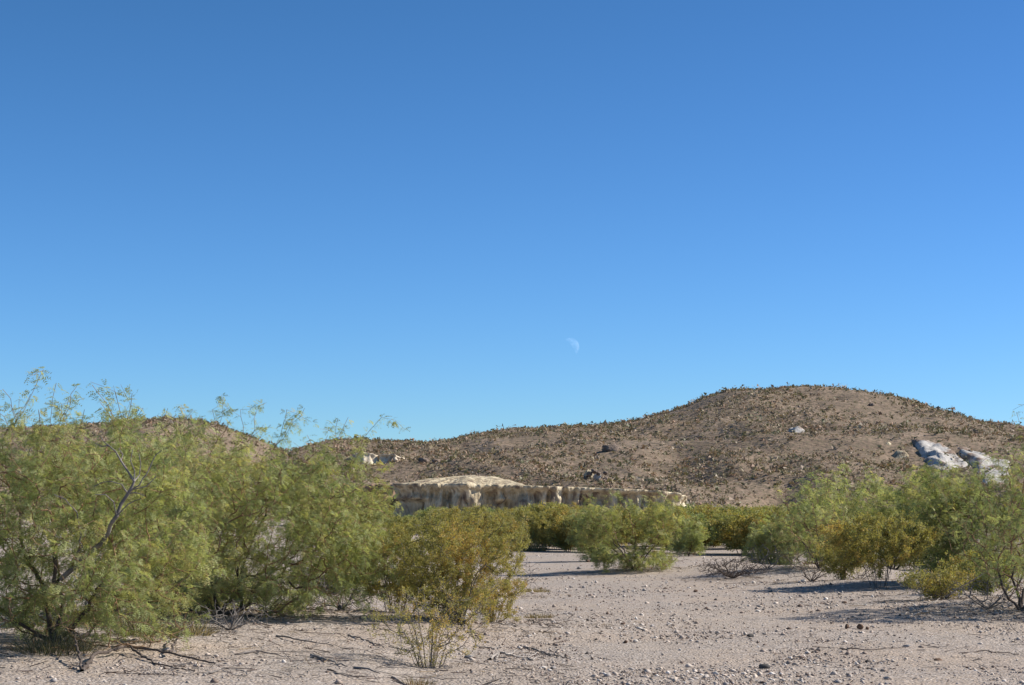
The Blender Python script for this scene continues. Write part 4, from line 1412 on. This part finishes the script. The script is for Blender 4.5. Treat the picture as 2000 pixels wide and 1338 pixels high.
# ------------------------------------------------------------------ fallen sticks
def stick(name, paths, label, seed, mat='dead', r0=0.012, cat='stick', lift=0.012, group=None):
    rng = np.random.default_rng(seed)
    b = gpt(*paths[0][0][:2])
    P0, P1, A, B = [], [], [], []
    for j, path in enumerate(paths):
        pts = []
        for q in path:
            p = gpt(q[0], q[1])
            p[2] += lift + (q[2] if len(q) > 2 else 0)
            pts.append(p)
        fine = []
        for a, c in zip(pts[:-1], pts[1:]):
            n = max(2, int(np.linalg.norm(c - a) / .08))
            for i in range(n):
                p = a + (c - a) * i / n
                fine.append(p + (rng.normal(size=3) * np.array([.008, .012, .006]) if i else 0))
        fine.append(pts[-1])
        n = len(fine)
        rr = r0 * (1 if j == 0 else .65) * np.linspace(1, .35, n)
        for i in range(n - 1):
            P0.append(fine[i] - b); P1.append(fine[i + 1] - b); A.append(rr[i]); B.append(rr[i + 1])
    V, F = tubes(np.array(P0), np.array(P1), np.array(A), np.array(B), 6, .3)
    o = mk(name, V, F, M[mat], sm=True)
    o.location = b
    return tag(o, label, cat, group)


stick('driftwood', [[(958, 1284), (975, 1276, .03), (1005, 1281, .02), (1030, 1280), (1048, 1276, .03)], [(1030, 1280), (1040, 1284), (1052, 1279, .02)], [(975, 1276, .03), (968, 1288)],
                    [(990, 1279, .02), (1010, 1272, .03), (1030, 1270)]], 'pale forked driftwood branch on sand at the left of the wash', 1, r0=.017)
stick('stick', [[(608, 1298), (640, 1307, .01), (676, 1316)]], 'thick pale stick left of the sparse creosote foot', 2, r0=.017)
stick('stick', [[(692, 1318), (720, 1320, .01), (742, 1322)]], 'short grey stick in line after the thick pale one', 3, r0=.014, mat='brush')
stick('stick', [[(766, 1323), (785, 1328), (806, 1331)]], 'short dark grey stick right of the brown dry tuft', 4, r0=.014, mat='brush')
stick('fallen_limb', [[(160, 1332), (185, 1312, .05), (250, 1302, .06), (330, 1308, .05), (420, 1316)], [(330, 1308, .05), (350, 1290, .12), (388, 1276, .2)], [(250, 1302, .06), (300, 1318), (380, 1330)],
                      [(160, 1332), (150, 1312, .12), (140, 1292, .2)]], 'long dark limb lying on sand in front of the big left mesquite', 5, mat='bark', r0=.022, cat='fallen limb')
stick('stick', [[(1030, 1212), (1060, 1222), (1100, 1230)], [(1060, 1222), (1085, 1220), (1105, 1224)]], 'thin dark twig lying at the left rim of the wash', 6, mat='bark', r0=.010)
stick('stick', [[(1025, 1262), (1060, 1270), (1115, 1282)]], 'grey straight stick right of the pale driftwood', 7, mat='brush', r0=.013)
stick('stick', [[(1770, 1212), (1800, 1206), (1835, 1193, .03)]], 'white stick lying before the small dark brush heap at right', 8, r0=.014)
stick('stick', [[(1758, 1209), (1775, 1206)], ], 'stubby white stick left of the long white one', 9, r0=.02)
stick('stick', [[(1846, 1190, .02), (1880, 1190, .2), (1920, 1192, .38), (1960, 1194, .52)]], 'long reddish dead branch leaning up to the right-edge mesquite', 10, mat='dead', r0=.016)
stick('stick', [[(895, 1230, .1), (915, 1246, .04), (938, 1256)]], 'dark slanting stick at the foot of the ochre creosote', 11, mat='bark', r0=.016)
stick('stick', [[(570, 1318), (590, 1310), (604, 1302)]], 'thin pale stick crossing left of the thick pale one', 12, r0=.007)
stick('stick', [[(800, 1338), (830, 1331), (862, 1326)], [(830, 1331), (845, 1336)]], 'thin white branching twig at the bottom edge', 13, r0=.008)
stick('stick', [[(1640, 1265), (1700, 1268), (1770, 1264)]], 'thin dark twig lying on gravel below the broad right shadow', 14, mat='bark', r0=.008)
stick('stick', [[(975, 1226), (1000, 1232), (1030, 1245)]], 'thin grey stick between ochre creosote and the wash', 15, mat='brush', r0=.011)
stick('stick', [[(640, 1322), (665, 1328), (700, 1334)]], 'thin dark stick lying below the thick pale one', 16, mat='bark', r0=.010)
stick('stick', [[(455, 1300), (500, 1296, .02), (560, 1302)], [(500, 1296, .02), (530, 1288, .05)]], 'thin grey branched stick on sand below the leaning mesquite', 17, mat='brush', r0=.010)
stick('stick', [[(540, 1268), (590, 1276, .02), (650, 1280)], [(590, 1276, .02), (620, 1268, .04)]], 'dark crooked branch lying in the shade right of the wiry dead shrub', 18, mat='brush', r0=.012)
stick('stick', [[(680, 1262), (720, 1270), (750, 1282)]], 'short dark curved stick between brush heap and sparse creosote', 19, mat='brush', r0=.010)
stick('stick', [[(400, 1334), (440, 1324), (490, 1328)]], 'dark twig at the bottom edge right of the long fallen limb', 20, mat='brush', r0=.009)
stick('stick', [[(930, 1262), (965, 1266), (992, 1262)]], 'pale thin stick just above the forked driftwood', 21, r0=.009)
stick('stick', [[(1880, 1272), (1930, 1268), (1990, 1274)]], 'dark twig lying on gravel at the lower right edge', 22, mat='bark', r0=.010)


def litter(n, seed):
    r = np.random.default_rng(seed)
    px = r.uniform(-60, 1120, n)
    py = 1338 - r.random(n) ** 1.3 * 150
    right = r.random(n) < .22
    px = np.where(right, r.uniform(1540, 2060, n), px)
    py = np.where(right, r.uniform(1150, 1300, n), py)
    d = CAMH * FPX / (py - HY)
    x, y = (px - CX) / FPX * d, d
    L = r.lognormal(-2.0, .6, n)
    L = np.clip(L, .04, .6)
    a = r.uniform(0, 2 * math.pi, n)
    dx, dy = np.cos(a) * L / 2, np.sin(a) * L / 2
    z0, z1 = gz(x - dx, y - dy) + .008 + r.random(n) * .02, gz(x + dx, y + dy) + .008 + r.random(n) ** 3 * .08
    rad = r.uniform(.002, .006, n)
    V, F = tubes(np.stack([x - dx, y - dy, z0], 1), np.stack([x + dx, y + dy, z1], 1), rad, rad * .6, 3)
    pal = np.array([(0.12, 0.10, 0.09), (0.22, 0.19, 0.17), (0.34, 0.30, 0.26), (0.10, 0.07, 0.055), (0.45, 0.38, 0.30)])
    c = pal[r.integers(0, 5, n)]
    return V, F, np.repeat(c, 6, 0)


def drift(seed, per=95):
    r = np.random.default_rng(seed)
    P0, P1, rad, c = [], [], [], []
    pal = np.array([(0.13, 0.105, 0.09), (0.24, 0.20, 0.17), (0.36, 0.31, 0.26), (0.11, 0.08, 0.06), (0.46, 0.38, 0.30), (0.30, 0.22, 0.13)])
    for o in [o for o in bpy.data.objects if o.parent is None and o.type == 'EMPTY' and o.get('category') in ('bush', 'dead shrub', 'brush pile') and 0 < o.location.y < 62]:
        far_ = o.location.y / 25.0
        n = int(per * (1.6 if o.location.y < 30 else 1.0))
        sp = 1.25 if o.get('category') == 'bush' else 0.7
        x, y = o.location.x - 0.2 + r.normal(0, sp, n), o.location.y - 0.25 + r.normal(0, sp * .8, n)
        L = np.clip(r.lognormal(-2.1, .55, n), .04, .5)
        a = r.uniform(0, 6.283, n)
        dx, dy = np.cos(a) * L / 2, np.sin(a) * L / 2
        P0.append(np.stack([x - dx, y - dy, gz(x - dx, y - dy) + .006 + r.random(n) * .015], 1))
        P1.append(np.stack([x + dx, y + dy, gz(x + dx, y + dy) + .006 + r.random(n) ** 3 * .07], 1))
        rad.append(r.uniform(.002, .005, n) * max(1, far_ ** .5))
        c.append(pal[r.integers(0, 6, n)])
    P0, P1, rad, c = (np.concatenate(q) for q in (P0, P1, rad, c))
    V, F = tubes(P0, P1, rad, rad * .6, 3)
    return V, F, np.repeat(c, 6, 0)


V, F, c = litter(1200, 6)
V2, F2, c2 = drift(17)
V, F, c = np.concatenate([V, V2]), np.concatenate([F, F2 + len(V)]), np.concatenate([c, c2])
o = mk('twig_litter', V, F, M['gravel'], col=c)
tag(o, 'fine dead twig litter scattered on the sand under the bushes', 'litter', kind='stuff')
